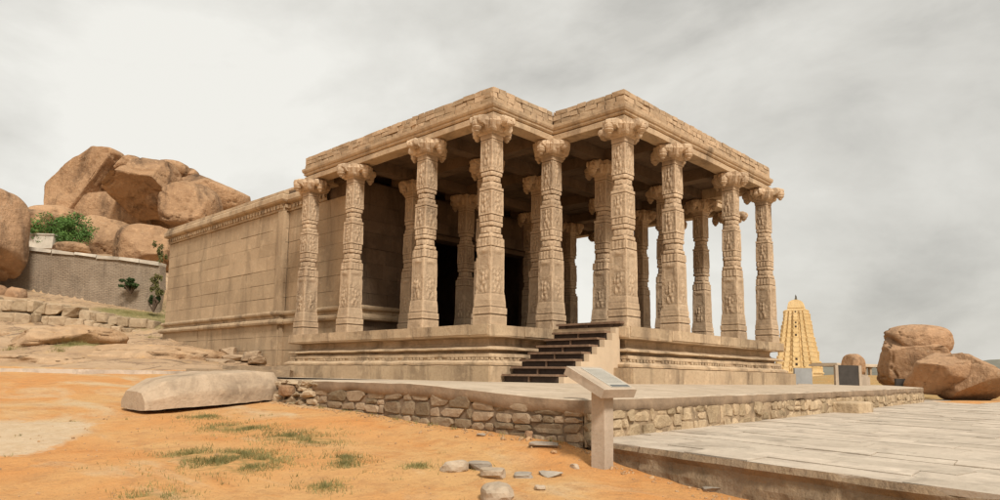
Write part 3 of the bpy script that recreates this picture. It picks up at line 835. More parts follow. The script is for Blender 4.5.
# ------------------------------------------------------------------ PAVEMENT (lower platform)
def pave_x0(y): return -4.46 + (y+6.3)*.27
mb = MB(); rnd = random.Random(12)
u = .02
while u < 27:
    du = rnd.uniform(.34, .56); y = -13.5+rnd.uniform(0, .8)
    while True:
        w = rnd.uniform(.55, 1.7); x_mid = pave_x0(y+w/2)+u+du/2; lim = tw(x_mid)+.35
        if y > lim: break
        z = -.612+rnd.uniform(-.006, .006); g = rnd.uniform(.003, .008)
        ny_ = max(1, int(w/.3)); vs = []
        for ii in range(3):
            for jj in range(ny_+1):
                py_ = y+g+(w-2*g)*jj/ny_
                uu = u+g+(du-2*g)*ii/2
                px_ = pave_x0(py_)+uu+.045*noise.noise(Vector((py_*.9, (u if ii == 0 else u+du)*5, 3)))*(0 if u < .1 and ii == 0 else 1)
                sk = .05*noise.noise(Vector((y*3 if jj == 0 else (y+w)*3, u, 8)))*ii
                vs.append((px_, py_+(sk if jj in (0, ny_) else 0), z+.008*noise.noise(Vector((px_*1.3, py_*1.3, 2)))))
        n_ = ny_+1
        fs = [(i2*n_+j2, (i2+1)*n_+j2, (i2+1)*n_+j2+1, i2*n_+j2+1) for i2 in range(2) for j2 in range(ny_)]
        rim = [0, n_, 2*n_]+[2*n_+j2 for j2 in range(1, n_)]+[n_+ny_, ny_]+[j2 for j2 in range(ny_-1, 0, -1)]
        b0 = len(vs); vs += [(vs[q][0], vs[q][1], -.66) for q in rim]
        fs += [(rim[q], b0+q, b0+(q+1) % len(rim), rim[(q+1) % len(rim)]) for q in range(len(rim))]
        mb.add(vs, fs)
        y += w
    u += du
pv = tag(mb.build('pavement', M['paving']), kind='structure')
mb = MB()
mb.add([(pave_x0(-13)+.05, -13, -.624), (27, -13, -.624), (27, -3.2, -.624), (pave_x0(-5.6)+.05, -5.6, -.624), (pave_x0(-5.6)+.05, -5.7, -.624)], [(0, 1, 2, 3, 4)])
tag(mb.build('pavement_bed', M['bed']), kind='structure')
# rough front edge of the pavement
mb = MB(); ny, nz = 190, 9
for i in range(ny+1):
    y = -5.7-7.3*i/ny
    for j in range(nz+1):
        z = -.616-.50*j/nz
        p = Vector((0, y*2, z*3))
        lip = .045 if j <= 1 else (-.03 if j in (2, 3) else 0)
        cut = .05*(noise.cell(Vector((0, y*.9, 1)))-.5)
        x = pave_x0(y)+.02-lip*(.6+.7*noise.noise(Vector((1, y*1.7, 0))))-.05*fbm(p*.9, 5)+cut-.10*(j/nz)
        mb.v.append((x if j else x+.04, y, z))
for i in range(ny):
    for j in range(nz):
        a = i*(nz+1)+j; mb.f.append((a, a+nz+1, a+nz+2, a+1))
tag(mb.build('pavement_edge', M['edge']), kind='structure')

# ------------------------------------------------------------------ GROUND
mb = MB()
angs = []
a = -180.
while a < 180:
    angs.append(a); a += .5 if -50 < a < 50 else 4.
rad = [0.0]+[.8*1.026**k for k in range(305)]
rad = sorted(rad+[36+.2*k for k in range(95)]+[18+.17*k for k in range(60)])
rad = [r for r in rad if r < 2600]
NA = len(angs); zone = []
GRASS = [(190, 455, .35), (215, 462, .45), (240, 455, .4), (250, 468, .35), (262, 460, .3), (225, 428, .4), (250, 429, .35), (290, 437, .45), (315, 441, .35), (345, 465, .22), (345, 458, .2), (325, 488, .2), (418, 467, .16), (205, 417, .3), (150, 498, .3), (470, 466, .1)]
gp = [(drop(px, py), r) for px, py, r in GRASS]
pale_p = [(drop(8, 432), 1.1), (drop(25, 440), .6), (drop(5, 450), .5)]
gl = [(at_depth(px, py, d), r) for px, py, d, r in ((140, 315, 34, 1.6), (120, 322, 32.8, .9), (88, 352, 24, .7), (70, 354, 23.5, .5), (155, 322, 33, 1.4), (128, 308, 36, 1.5), (150, 312, 36.5, 1.6), (60, 304, 34, .9))]
for ia, a in enumerate(angs):
    ca, sa = math.cos(R_(a)), math.sin(R_(a))
    for r in rad:
        x, y = from_dl(r*ca, r*sa); z = height(x, y)
        mb.v.append((x, y, z))
        d, l = dl(x, y)
        rock = sstep(19.0, 20.2, d)*sstep(-2, -4, l)
        if d > 120: rock *= .3
        gr = 0
        for (p, q) in gp:
            dd = ((x-p.x)**2+(y-p.y)**2)/(q*q)
            if dd < 6: gr = max(gr, .72*math.exp(-dd*.55))
        for (p, q) in gl:
            dd = ((x-p.x)**2+(y-p.y)**2)/(q*q)
            if dd < 6: gr = max(gr, 1.25*math.exp(-dd*.6))
        if l < -4 and 32.2 < d < 38.2: gr = max(gr, .42)
        if l > 6 and d > 22: gr = max(gr, .72*sstep(24, 34, d))
        pl = 0
        for (p, q) in pale_p:
            dd = ((x-p.x)**2+(y-p.y)**2)/(q*q)
            if dd < 4: pl = max(pl, math.exp(-dd*.8))
        zone.append((rock, gr, pl, 1))
NR = len(rad)
for ia in range(NA):
    ib = (ia+1) % NA
    for k in range(NR-1):
        if k == 0: mb.f.append((ia*NR, ia*NR+1, ib*NR+1))
        else: mb.f.append((ia*NR+k, ia*NR+k+1, ib*NR+k+1, ib*NR+k))
gr = mb.build('ground', M['ground'], smooth=True, fix=False)
ca = gr.data.color_attributes.new('zone', 'FLOAT_COLOR', 'POINT')
for i, c in enumerate(zone): ca.data[i].color = c
me = gr.data; bm = bmesh.new(); bm.from_mesh(me); bmesh.ops.remove_doubles(bm, verts=[v for v in bm.verts if (v.co.x-CX)**2+(v.co.y-CY)**2 < .01], dist=.02); bmesh.ops.recalc_face_normals(bm, faces=bm.faces)
if sum(f.normal.z for f in bm.faces) < 0: bmesh.ops.reverse_faces(bm, faces=bm.faces)
bm.to_mesh(me); bm.free()
tag(gr, kind='structure')

# pale stone kerb path running left from the temple
mb = MB(); rnd = random.Random(3)
A = Vector(from_dl(17.6, -19.5)); B = Vector(from_dl(19.0, -6.2))
L = (B-A).length; d = (B-A).normalized(); nn_ = Vector((d.y, -d.x)); s = 0
while s < L:
    w = rnd.uniform(.9, 2.2); w = min(w, L-s); p = A+d*(s+w/2)
    zt = .115+rnd.uniform(-.01, .012)+.0*s
    mb.obox((p.x-nn_.x*.55, p.y-nn_.y*.55, zt-.22), Vector((d.x, d.y, 0)), Vector((nn_.x, nn_.y, 0)), ez, w/2-.006, .6, .22, .012); s += w
tag(mb.build('path', M['paving']), kind='structure')
mb = MB()
for (px0, px1, py, dd, h) in ((190, 292, 368.5, 19.6, .10), (225, 292, 365.5, 20.3, .12)):
    p = at_depth(px0, py, dd); q = at_depth(px1, py+2, dd+.3); c = (p+q)/2; t = (q-p); t.z = 0; Lh = t.length/2; t.normalize()
    mb.obox((c.x, c.y, c.z-h), t, Vector((-t.y, t.x, 0)), ez, Lh, .35, h, .015)
o = mb.build('slab_steps', M['rubble'], loc=(-.8, 8.4, .1)); o.name = 'stone_step'; tag(o, 'two low slab steps between the plinth end and the blank side wall', 'steps')

# ------------------------------------------------------------------ BOULDERS
def boulder(name, label, cat, c, half, seed, mat, cuts=7, e=.8, rough=.22, sub=5, yaw=0, group=None, tiltz=0, planes=()):
    rnd = random.Random(seed); vs, fs = ico(sub); mb = MB(); off = Vector((rnd.uniform(0, 99), rnd.uniform(0, 99), rnd.uniform(0, 99)))
    pl = [(Vector(n).normalized(), dd) for n, dd in planes]
    for _ in range(cuts):
        n = Vector((rnd.gauss(0, 1), rnd.gauss(0, 1), rnd.gauss(0, .7))).normalized(); pl.append((n, rnd.uniform(.62, .92)))
    rz = Matrix.Rotation(yaw, 3, 'Z') @ Matrix.Rotation(tiltz, 3, 'Y')
    # local axes: x = picture right, y = away from the camera, z = up
    ax, ay = _R, _F
    out = []
    for v in vs:
        p = Vector([math.copysign(abs(k)**e, k) for k in v])
        for n, dd in pl:
            t = p.dot(n)-dd
            if t > 0: p -= n*t*.96
        p += v*(rough*.45*noise.noise(p*.9+off) + rough*.26*fbm(p*2.2+off, 6))
        cr_ = abs(noise.noise(p*1.5+off*1.7))
        if cr_ < .04: p -= v*.085*(1-cr_/.04)
        p = rz @ p
        out.append(Vector(c)+ax*p.x*half[0]+ay*p.y*half[1]+ez*p.z*half[2])
    mb.add(out, fs)
    zmin = min(v[2] for v in mb.v)
    o = mb.build(name, mat, smooth=True, loc=(c[0], c[1], zmin)); return tag(o, label, cat, group)
def pb(px, py, d, wpx, hpx):
    """centre and half extents from picture centre and size at a depth"""
    p = at_depth(px, py, d); k = d/FOC
    return p, (wpx/2*k, hpx/2*k)
def hill_boulder(label, px, py, d, w, h, thick, seed, **kw):
    p, (hw, hh) = pb(px, py, d, w, h)
    return boulder('boulder', label, 'boulder', p, (hw, thick, hh), seed, M['granite_far'], group='granite boulders heaped on the hill', **kw)
HB = [
 ('largest boulder of the hill heap, a slanting slab that ends in the highest peak', 90, 187, 58, 86, 84, 4.0, 3, dict(cuts=3, rough=.15, e=.62, planes=(((-.667, -.2, .745), .52), ((.87, -.3, -.45), .58), ((-.1, -1, .15), .62)))),
 ('broad block leaning over a dark hollow in the middle of the heap', 140, 187, 54, 72, 62, 3.2, 11, dict(cuts=2, rough=.12, e=.6, planes=(((-.85, -.25, .5), .60), ((.1, -.66, -.74), .22), ((.25, -.7, .62), .62), ((.85, -.2, .2), .72)))),
 ('brown boulder in the shade under the overhanging block', 112, 221, 57.5, 80, 54, 2.4, 66, dict(cuts=3, rough=.15, e=.65)),
 ('deep-set boulder closing the dark hollow of the heap', 150, 222, 60.5, 56, 66, 2.0, 61, dict(cuts=3, rough=.14)),
 ('narrow ribbed boulder right of the overhanging block', 167, 190, 56, 30, 50, 2.2, 23, dict(cuts=3, rough=.15, e=.65)),
 ('small boulder wedged on top between peak and overhanging block', 131, 168, 57, 30, 24, 1.8, 26, dict(cuts=3, rough=.15)),
 ('small rounded boulder perched on the right shoulder of the heap', 172, 171, 59, 34, 20, 1.6, 21, dict(cuts=3, rough=.15)),
 ('tiny cap boulder beside the one perched on the right shoulder', 187, 175, 60, 22, 14, 1.2, 28, dict(cuts=2, rough=.15)),
 ('long rounded boulder at the right end of the heap, behind the temple wall', 209, 199, 58, 78, 50, 3.2, 31, dict(cuts=2, rough=.12, e=.72, planes=(((.55, -.2, .8), .68),))),
 ('dome-shaped streaked boulder low at the right, before the long rounded one', 191, 210, 53, 54, 54, 2.6, 35, dict(cuts=2, rough=.12, e=.72, planes=(((.1, -.9, .3), .7),))),
 ('pale smooth boulder low in the heap, right of the green bush', 104, 243, 47, 62, 52, 2.0, 41, dict(cuts=2, rough=.12, e=.68, planes=(((.7, -.5, .5), .62),))),
 ('tan boulder low in the heap, between wall coping and temple corner', 147, 250, 45.5, 56, 50, 1.8, 46, dict(cuts=3, rough=.14, e=.68)),
 ('flat boulder left of the heap behind the bush', 56, 224, 55, 56, 36, 2.4, 52, dict(cuts=3, rough=.18)),
 ('small pale boulder peeping out at the left above the bush', 38, 222, 50, 30, 24, 1.4, 57, dict(cuts=3, rough=.18)),
 ('grey block behind the coping under the green bush', 72, 250, 41.5, 34, 16, .9, 58, dict(cuts=4, rough=.2))]
for lab, px, py, d, w_, h_, th, sd, kw in HB: hill_boulder(lab, px, py, d, w_, h_, th, sd, **kw)
p, (hw, hh) = pb(-47, 233, 35, 116, 104)
boulder('boulder', 'huge upright boulder cut by the left edge of the photo, beside the brick wall', 'boulder', p, (hw, 2.6, hh), 72, M['granite'], cuts=3, rough=.10, e=.55, planes=(((.95, -.2, .22), .90), ((.6, -.2, -.75), .84), ((.3, -.95, .1), .72)))
p = at_depth(16, 296, 35.4); boulder('prop_stone', 'squat stone wedged under the huge left boulder', 'stone', p, (.45, .5, .5), 75, M['granite'], cuts=5, sub=3)
p = at_depth(-20, 296, 35.4); boulder('prop_stone', 'long stone bearing the huge left boulder at the photo edge', 'stone', p, (1.3, 1.0, .7), 76, M['granite'], cuts=5, sub=3)
# right-hand boulders
p, (hw, hh) = pb(918, 360, 34, 72, 60); boulder('boulder', 'taller boulder with a rounded cap at the right, behind the other', 'boulder', p, (hw, 1.7, hh), 81, M['granite'], cuts=3, rough=.12, e=.6, planes=(((-.3, -.5, .8), .74), ((.72, -.2, .6), .60), ((-.3, -.9, -.2), .62)))
p, (hw, hh) = pb(917, 342, 34.1, 62, 34); boulder('boulder', 'rounded cap lying on the taller right boulder', 'boulder', p, (hw, 1.3, hh), 83, M['granite'], cuts=3, rough=.12, e=.8)
p, (hw, hh) = pb(938, 374, 30, 54, 42); boulder('boulder', 'left lump of the low pair of boulders at the right edge', 'boulder', p, (hw, 1.3, hh), 88, M['granite'], cuts=2, rough=.12, e=.55, planes=(((-.2, -.7, -.7), .74), ((-.2, -.4, .9), .82)))
p, (hw, hh) = pb(974, 378, 29.5, 58, 50); boulder('boulder', 'right lump of the low pair of boulders at the right edge', 'boulder', p, (hw, 1.4, hh), 89, M['granite'], cuts=2, rough=.12, e=.58, planes=(((.1, -.6, -.78), .62), ((-.75, -.5, .3), .80), ((.3, -.5, .8), .76)))
p, (hw, hh) = pb(1040, 372, 44, 70, 34); boulder('boulder', 'low boulder just beyond the right edge behind the split one', 'boulder', p, (hw, 2.0, hh), 91, M['granite'], cuts=5, rough=.15, e=.7)
p, (hw, hh) = pb(853, 366, 88, 22, 24); boulder('boulder', 'small pink dome of rock beyond the stone tablet, before the pavilion', 'boulder', p, (hw, 1.3, hh), 95, M['granite'], cuts=3, rough=.12, e=.85, sub=4)
# outcrops on the rock slope left of the temple
def outcrop(label, px, py, d, w, h, seed, yaw=0):
    p = at_depth(px, py, d); k = d/FOC
    return boulder('rock_outcrop', label, 'rock', p, (w/2*k, 1.9, h/2*k), seed, M['slope_rock'], cuts=5, rough=.22, e=.6, sub=5, yaw=yaw)
outcrop('long rounded outcrop on the bare rock slope left of the temple', 62, 339, 25, 96, 30, 101)
outcrop('broken ledge at the left edge of the rock slope', -4, 342, 26.5, 60, 22, 104)
outcrop('low smooth outcrop sloping to the foot of the temple side wall', 150, 358, 24, 150, 26, 108)
outcrop('worn sheet of rock above the kerb at the left edge', 30, 366, 22, 150, 22, 112)

# fallen monolith in front of the terrace
def monolith():
    A = Vector((-7.02, 1.03)); B = Vector((-4.55, 1.18)); d = (B-A).normalized(); n = Vector((-d.y, d.x)); L = (B-A).length
    base = [(-1, 0), (-1, .42), (-.97, .50), (-.70, .90), (-.62, .96), (.62, 1.0), (.72, .96), (1, .5), (1, 0)]
    sec = []
    for p, q in zip(base, base[1:]+base[:1]):
        k = max(1, int(math.hypot((q[0]-p[0])*.55, (q[1]-p[1])*.5)/.05))
        sec += [(p[0]+(q[0]-p[0])*i/k, p[1]+(q[1]-p[1])*i/k) for i in range(k)]
    mb = MB(); NL, NC = 70, len(sec)
    for i in range(NL+1):
        t = i/NL
        w = .58*interp([(0, .74), (.02, .80), (.13, 1.0), (.5, 1.0), (.86, .95), (.97, .70), (1, .60)], t); h = interp([(0, .28), (.02, .32), (.13, .46), (.4, .54), (.8, .53), (.93, .48), (1, .28)], t)
        c = A+d*(L*t); zg = interp([(0, -.50), (.5, -.43), (1, -.35)], t)
        for (u, v) in sec:
            q = Vector((c.x+n.x*u*w, c.y+n.y*u*w, zg+v*h))
            q += noise.noise_vector(q*1.7)*.022+noise.noise_vector(q*6)*.010
            mb.v.append(tuple(q))
    for i in range(NL):
        for k in range(NC): mb.f.append((i*NC+k, i*NC+(k+1) % NC, (i+1)*NC+(k+1) % NC, (i+1)*NC+k))
    mb.f.append(tuple(range(NC))[::-1]); mb.f.append(tuple(NL*NC+k for k in range(NC)))
    o = mb.build('fallen_monolith', M['slab'], smooth=True, loc=(-5.9, 1.1, -.5), ang=25)
    tag(o, 'long pale dressed monolith lying on the orange earth at the left', 'stone slab')
monolith()

# loose stones in the foreground
def loose(label, px, py, w, d_, h, seed, mat, yaw=0, e=.5, cuts=4):
    p = drop(px, py); mb = MB(); c, s = math.cos(yaw), math.sin(yaw); ax = _R*c+_F*s; ay = -_R*s+_F*c
    put_stone(mb, (p.x, p.y, p.z+h*.45), (w, d_, h), ax, ay, e=e, rough=.14, sub=3, cuts=cuts, seed=seed, tilt=.12)
    o = mb.build('loose_stone', M[mat], loc=(p.x, p.y, p.z)); tag(o, label, 'stone', 'loose stones on the orange earth')
loose('rounded pale stone farthest left of the loose stones', 454, 470, .15, .13, .07, 1, 'pebble', .3, .7)
loose('flat grey stone with a dark left side', 480, 469, .14, .10, .055, 2, 'grey_rock', -.2)
loose('pale squared block lying flat among the loose stones', 491, 477, .13, .10, .06, 3, 'pebble', -.4, .35)
loose('big rounded boulder-like stone lowest of the loose stones', 497, 500, .14, .16, .10, 4, 'pebble', .2, .75, 2)
loose('dark grey thin slab among the loose stones', 525, 477, .11, .09, .03, 5, 'grey_rock', -.1, .4)
loose('thin dark-edged slab right of the dark grey one', 551, 476, .10, .10, .035, 6, 'grey_rock', .5, .4)
loose('long flat grey slab near the terrace wall foot', 544, 446, .17, .09, .035, 7, 'grey_rock', -.1, .4)
loose('broken reddish stone standing by the wall foot', 528, 438, .055, .06, .06, 8, 'granite', .4, .5)
loose('flat grey stone in front of the pavement edge', 716, 491, .12, .10, .03, 9, 'grey_rock', -.2, .4)
loose('small stone lying half buried left of the information post', 575, 468, .05, .05, .03, 10, 'pebble')
loose('small brown stone below the middle of the rubble wall', 481, 436, .06, .05, .025, 11, 'grey_rock')
loose('small stone at the very bottom beside the thin slab', 540, 490, .05, .05, .03, 12, 'pebble')
# fine gravel nobody could count
mb = MB(); rnd = random.Random(77)
k = 0
while k < 900:
    x, y = from_dl(rnd.uniform(3.2, 12), 0); l = rnd.uniform(-7, 3); d = rnd.uniform(3.2, 13)
    x, y = from_dl(d, l)
    if x > -4.75 and y < 1.2 and y > -6.5 or x > pave_x0(y)-.15 and y < -5.6: k += 1; continue
    if noise.noise(Vector((x*.8, y*.8, 4))) < -.1 and rnd.random() < .8: k += 1; continue
    s = rnd.uniform(.004, .012)*(1.8 if rnd.random() < .07 else 1)
    put_stone(mb, (x, y, height(x, y)+s*.3), (s, s*.8, s*.6), sub=1, rough=.2, tilt=1.5); k += 1
for _ in range(420):
    t_ = rnd.random()
    if _ % 3: q_ = Vector(LW0).lerp(Vector(LW1), t_); x, y = q_.x-.10-abs(rnd.gauss(0, .16)), q_.y
    else: y = -5.9-4.5*t_; x = pave_x0(y)-.12-abs(rnd.gauss(0, .15))
    s = rnd.uniform(.006, .02)*(2.0 if rnd.random() < .06 else 1)
    put_stone(mb, (x, y, height(x, y)+s*.2), (s, s*.8, s*.55), sub=1, rough=.2, tilt=1.5)
tag(mb.build('gravel', M['chip']), 'fine gravel and chips strewn over the orange earth', 'gravel', kind='stuff')
# broken blocks at the foot of the side wall
for i, (px, py, d, w, h, lab) in enumerate(((214, 357, 24.2, .5, .14, 'flat broken block farthest left at the side wall foot'), (228, 352, 24.6, .26, .2, 'upright wedge of stone at the side wall foot'), (238, 358, 23.6, .5, .13, 'wide flat block in the middle of the side wall foot'),
                                            (252, 356, 23.4, .35, .17, 'thick block near the pilaster at the side wall foot'), (221, 361, 22.6, .45, .10, 'thin slab lying before the other wall-foot blocks'), (256, 361, 22.4, .3, .12, 'small block nearest the slab steps'))):
    p = at_depth(px, py, d); mb = MB(); put_stone(mb, p, (w, .3, h), _R, _F, e=.4, rough=.14, sub=3, cuts=5, seed=i+300, tilt=.35)
    o = mb.build('fallen_block', M['rubble'], loc=(p.x, p.y, p.z-h)); tag(o, lab, 'stone block', 'broken blocks along the side wall foot')

# ------------------------------------------------------------------ walls on the hill
def uv_wall(name, pts_b, pts_t, thick, mat, label, cat):
    mb = MB(); n = len(pts_b); uvs = []
    s = 0; ss = [0]
    for p, q in zip(pts_b, pts_b[1:]): s += (q-p).length; ss.append(s)
    for off in (0, thick):
        for p, q in zip(pts_b, pts_t):
            b_ = p+_F*off; t_ = q+_F*off; mb.v += [tuple(b_), tuple(t_)]
    m = 2*n
    for i in range(n-1):
        mb.f.append((2*i, 2*i+2, 2*i+3, 2*i+1)); mb.f.append((m+2*i, m+2*i+1, m+2*i+3, m+2*i+2)); mb.f.append((2*i+1, 2*i+3, m+2*i+3, m+2*i+1))
    mb.f.append((0, 1, m+1, m)); mb.f.append((2*n-2, m+2*n-2, m+2*n-1, 2*n-1))
    base = pts_b[n//2]
    o = mb.build(name, mat, loc=base)
    uvl = o.data.uv_layers.new(name='UVMap')
    for poly in o.data.polygons:
        for li in poly.loop_indices:
            vi = o.data.loops[li].vertex_index % m; uvl.data[li].uv = (ss[vi//2], (o.data.vertices[o.data.loops[li].vertex_index].co.z))
    return tag(o, label, cat)
ptsx = [(-60, 279, 241), (-5, 287, 246), (30, 292, 250), (75, 299, 255), (120, 306, 260), (160, 312, 265)]
pb_ = [at_depth(x, yb+6, 38) for x, yb, yt in ptsx]; pt_ = [at_depth(x, yt, 38) for x, yb, yt in ptsx]
rw = uv_wall('retaining_wall', pb_, pt_, .7, M['oldbrick'], 'long weathered brick retaining wall with pale coping below the boulder heap', 'wall')
mb = MB()
for i in range(2, len(pt_)-1):
    p, q = pt_[i], pt_[i+1]; k = 2
    for j in range(k):
        a, b = p.lerp(q, j/k), p.lerp(q, (j+1)/k); c = (a+b)/2; t = (b-a); Lh = t.length/2; t.normalize(); bk = (_F-t*_F.dot(t)).normalized()
        mb.obox(c+bk*.3+ez*(.06+random.uniform(-.02, .02)), t, bk, t.cross(bk), Lh-.004, .42, .09, .03)
mb.build('coping', M['white'], rw)
# whitewashed low wall behind
p = at_depth(41, 243, 42); mb = MB(); mb.obox(p, _R, _F, ez, .95, .4, .42, .03); mb.obox(p+ez*.47, _R, _F, ez, 1.0, .45, .05, .02)
o = mb.build('white_wall', M['white'], loc=(p.x, p.y, p.z-.42)); tag(o, 'short whitewashed wall block beside the green bush', 'wall')
# two courses of dry stone below the wall
mb = MB(); rnd = random.Random(9)
row = [(-60, 288, 318, 30.6), (0, 297, 324, 31.0), (50, 303, 328, 31.3), (100, 311, 334, 31.6), (158, 322, 341, 32.0)]
for (x0, t0, b0, d0), (x1, t1, b1, d1) in zip(row, row[1:]):
    s = 0
    while s < 1:
        w = rnd.uniform(.14, .34); w = min(w, 1-s)
        for c in range(2):
            sm = s+w/2+(.05 if c else 0); x = x0+(x1-x0)*sm; ht = (b0+(b1-b0)*sm)-(t0+(t1-t0)*sm); yy = (t0+(t1-t0)*sm)+ht*(.27+.48*c); d = d0+(d1-d0)*sm
            p = at_depth(x, yy+rnd.uniform(-1, 1), d-.25*c); k = d/FOC
            put_stone(mb, p, ((x1-x0)*w*.5*k*1.06, .42, ht*.25*k*rnd.uniform(.85, 1.05)), _R, _F, e=.28, rough=.12, sub=3, cuts=1, tilt=.05, seed=rnd.random())
        s += w
o = mb.build('dry_stone_wall', M['drystone'], loc=at_depth(70, 328, 31.7)); tag(o, 'low dry-stone wall of big rough blocks above the bare rock slope', 'wall')
# pale footpath along the brick wall's foot
mb = MB()
for i in range(len(ptsx)-1):
    for j in range(6):
        pass
# ------------------------------------------------------------------ PLANTS
def leaf_cloud(mb, c, half, n, size, rnd, clumps=14):
    cs = []
    for _ in range(clumps):
        v = Vector((rnd.gauss(0, 1), rnd.gauss(0, 1), rnd.gauss(0, 1))).normalized()*rnd.uniform(.3, 1.0)
        cs.append((Vector((v.x*half[0], v.y*half[1], v.z*half[2])), rnd.uniform(.14, .38)))
    for _ in range(n):
        q, r = rnd.choice(cs); w = Vector((rnd.gauss(0, 1), rnd.gauss(0, 1), rnd.gauss(0, .7)))
        w = w.normalized()*rnd.uniform(.4, 1)*r
        p = Vector(c)+q+Vector((w.x*half[0], w.y*half[1], w.z*half[2]))
        a = Vector((rnd.gauss(0, 1), rnd.gauss(0, 1), rnd.gauss(0, .6))).normalized(); b = a.orthogonal().normalized(); b.rotate(Matrix.Rotation(rnd.uniform(0, 6.28), 3, a))
        s = size*rnd.uniform(.6, 1.3); t = a.cross(b)
        mb.add([p-b*s, p+t*s*.42, p+b*s, p-t*s*.42], [(0, 1, 2, 3)])
def bush(name, label, cat, c, half, n, size, mat, seed, clumps=14, stem=True):
    rnd = random.Random(seed); base = Vector(c)-ez*half[2]*1.02
    r = empty(name, base, label, cat)
    mb = MB(); leaf_cloud(mb, c, half, n, size, rnd, clumps); mb.build('foliage', mat, r, fix=False)
    if stem:
        mb = MB()
        for k in range(7):
            tip = Vector(c)+Vector((rnd.uniform(-.6, .6)*half[0], rnd.uniform(-.6, .6)*half[1], rnd.uniform(0, .7)*half[2]))
            mid = base.lerp(tip, .5)+Vector((rnd.uniform(-.2, .2), rnd.uniform(-.2, .2), .1))
            mb.tube([base, mid, tip], [.05, .035, .012], 5)
        mb.build('stem', M['bark'], r)
    return r
bush('green_bush', 'spreading bright green bush above the brick wall left of the heap', 'bush', at_depth(63, 229, 42.6), (1.85, .9, 1.35), 7000, .08, M['leaf'], 5, 46)
bush('wall_shrub', 'dark shrub growing out of the brick wall face', 'shrub', at_depth(131, 286, 37.6), (.8, .5, .42), 1500, .07, M['leaf_dark'], 6, 10)
cs = bush('climbing_shrub', 'dry yellow-green shrub straggling up beside the far corner of the side wall', 'shrub', at_depth(158, 284, 36), (.55, .5, .95), 700, .07, M['leaf_dry'], 7, 9, False)
mb = MB(); leaf_cloud(mb, at_depth(160, 250, 36), (.40, .4, .75), 420, .07, random.Random(17), 7); mb.build('foliage', M['leaf_dry'], cs, fix=False)
bush('corner_shrub', 'small dark shrub at the foot of the brick wall near the temple corner', 'shrub', at_depth(154, 300, 36), (.4, .4, .6), 700, .07, M['leaf_dark'], 8, 8)
bush('rock_plant', 'tuft of leaves growing between boulders above the temple cornice', 'plant', at_depth(172, 214, 54), (.5, .5, .9), 500, .09, M['leaf_dry'], 9, 7, False)

# grass in the earth
mb = MB(); rnd = random.Random(21)
def blades(p, r, n, hlo, hhi):
    for _ in range(n):
        a = rnd.uniform(0, 6.28); q = r*abs(rnd.gauss(0, .6)); x, y = p.x+q*math.cos(a), p.y+q*math.sin(a)
        if noise.noise(Vector((x*3, y*3, 2))) < -.12: continue
        z = height(x, y)-.004; h = rnd.uniform(hlo, hhi); b = rnd.uniform(0, 6.28); w = rnd.uniform(.002, .005)
        dx, dy = math.cos(b)*w, math.sin(b)*w; l1 = rnd.uniform(-.6, .6)*h; l2 = rnd.uniform(-.6, .6)*h
        mb.add([(x-dx, y-dy, z), (x+dx, y+dy, z), (x+l1, y+l2, z+h)], [(0, 1, 2)])
for p, r in gp: blades(p, r*1.5, int(3600*r), .015, .06)
for p, r in gl: blades(p, r, int(900*r), .05, .16)
for px_, py_, r_ in ((30, 332, .5), (100, 336, .4), (60, 352, .35), (120, 345, .3), (180, 356, .4), (10, 350, .4), (150, 338, .5), (200, 352, .4), (85, 331, .4), (165, 330, .5)):
    blades(drop(px_, py_), r_, 220, .06, .22)
for k_ in range(26):
    t_ = rnd.random(); q_ = Vector(LW0).lerp(Vector(LW1), t_); blades(Vector((q_.x-.12, q_.y, 0)), .10, 26, .02, .07)
for k_ in range(60):
    q_ = Vector(from_dl(rnd.uniform(4.2, 11), rnd.uniform(-6, .5)))
    if q_.x < -5.0: blades(Vector((q_.x, q_.y, 0)), .07, 12, .015, .05)
tag(mb.build('grass', M['grass'], fix=False), 'thin short grass growing in patches on the earth', 'grass', kind='stuff')

# ------------------------------------------------------------------ INFORMATION SIGN
P0 = Vector((-4.80, -6.38, 0)); zb = height(-4.8, -6.38)-.05
sg = empty('information_sign', (P0.x, P0.y, zb+.05), 'tilted stone reading panel on a square concrete post at the terrace corner', 'sign')
ztop = -.085
mb = MB(); mb.box(P0.x-.083, P0.x+.083, P0.y-.083, P0.y+.083, zb-.1, ztop+.05, .004)
mb.build('post', M['concrete'], sg)
nrm = Vector((0, -.5, 1)).normalized()
axx = Vector((1, 0, 0)); ayy = nrm.cross(axx).normalized()
pc = Vector((P0.x-.0, P0.y+.02, .065))
mb = MB(); mb.obox(pc, axx, ayy, nrm, .305, .27, .048, .003); pan = mb.build('panel', M['concrete'], sg)
mb = MB(); mb.obox(pc+nrm*.05-ayy*(-.0)+axx*.075, axx, ayy, nrm, .19, .225, .004); pl_ = mb.build('plate', M['plate'], pan)
mb = MB()
mb.obox(pc+nrm*.0555-ayy*.195+axx*.075, axx, ayy, nrm, .165, .018, .0012)
rnd = random.Random(2)
for r in range(11):
    q = -.16
    while q < .16:
        w = rnd.uniform(.012, .04)
        if q+w > .165: break
        mb.obox(pc+nrm*.0548+ayy*(.18-r*.03)+axx*(.075+q+w/2), axx, ayy, nrm, w/2, .0035, .0006); q += w+.008
mb.build('lettering', M['plate'] if False else plain('faded_lettering', (.25, .23, .195), .5, .1, 4, .1), pl_)
mb2 = MB(); mb2.obox(pc+nrm*.0562-ayy*.195+axx*.075, axx, ayy, nrm, .165, .018, .0012); mb2.build('caption_strip', M['ink'], pl_)

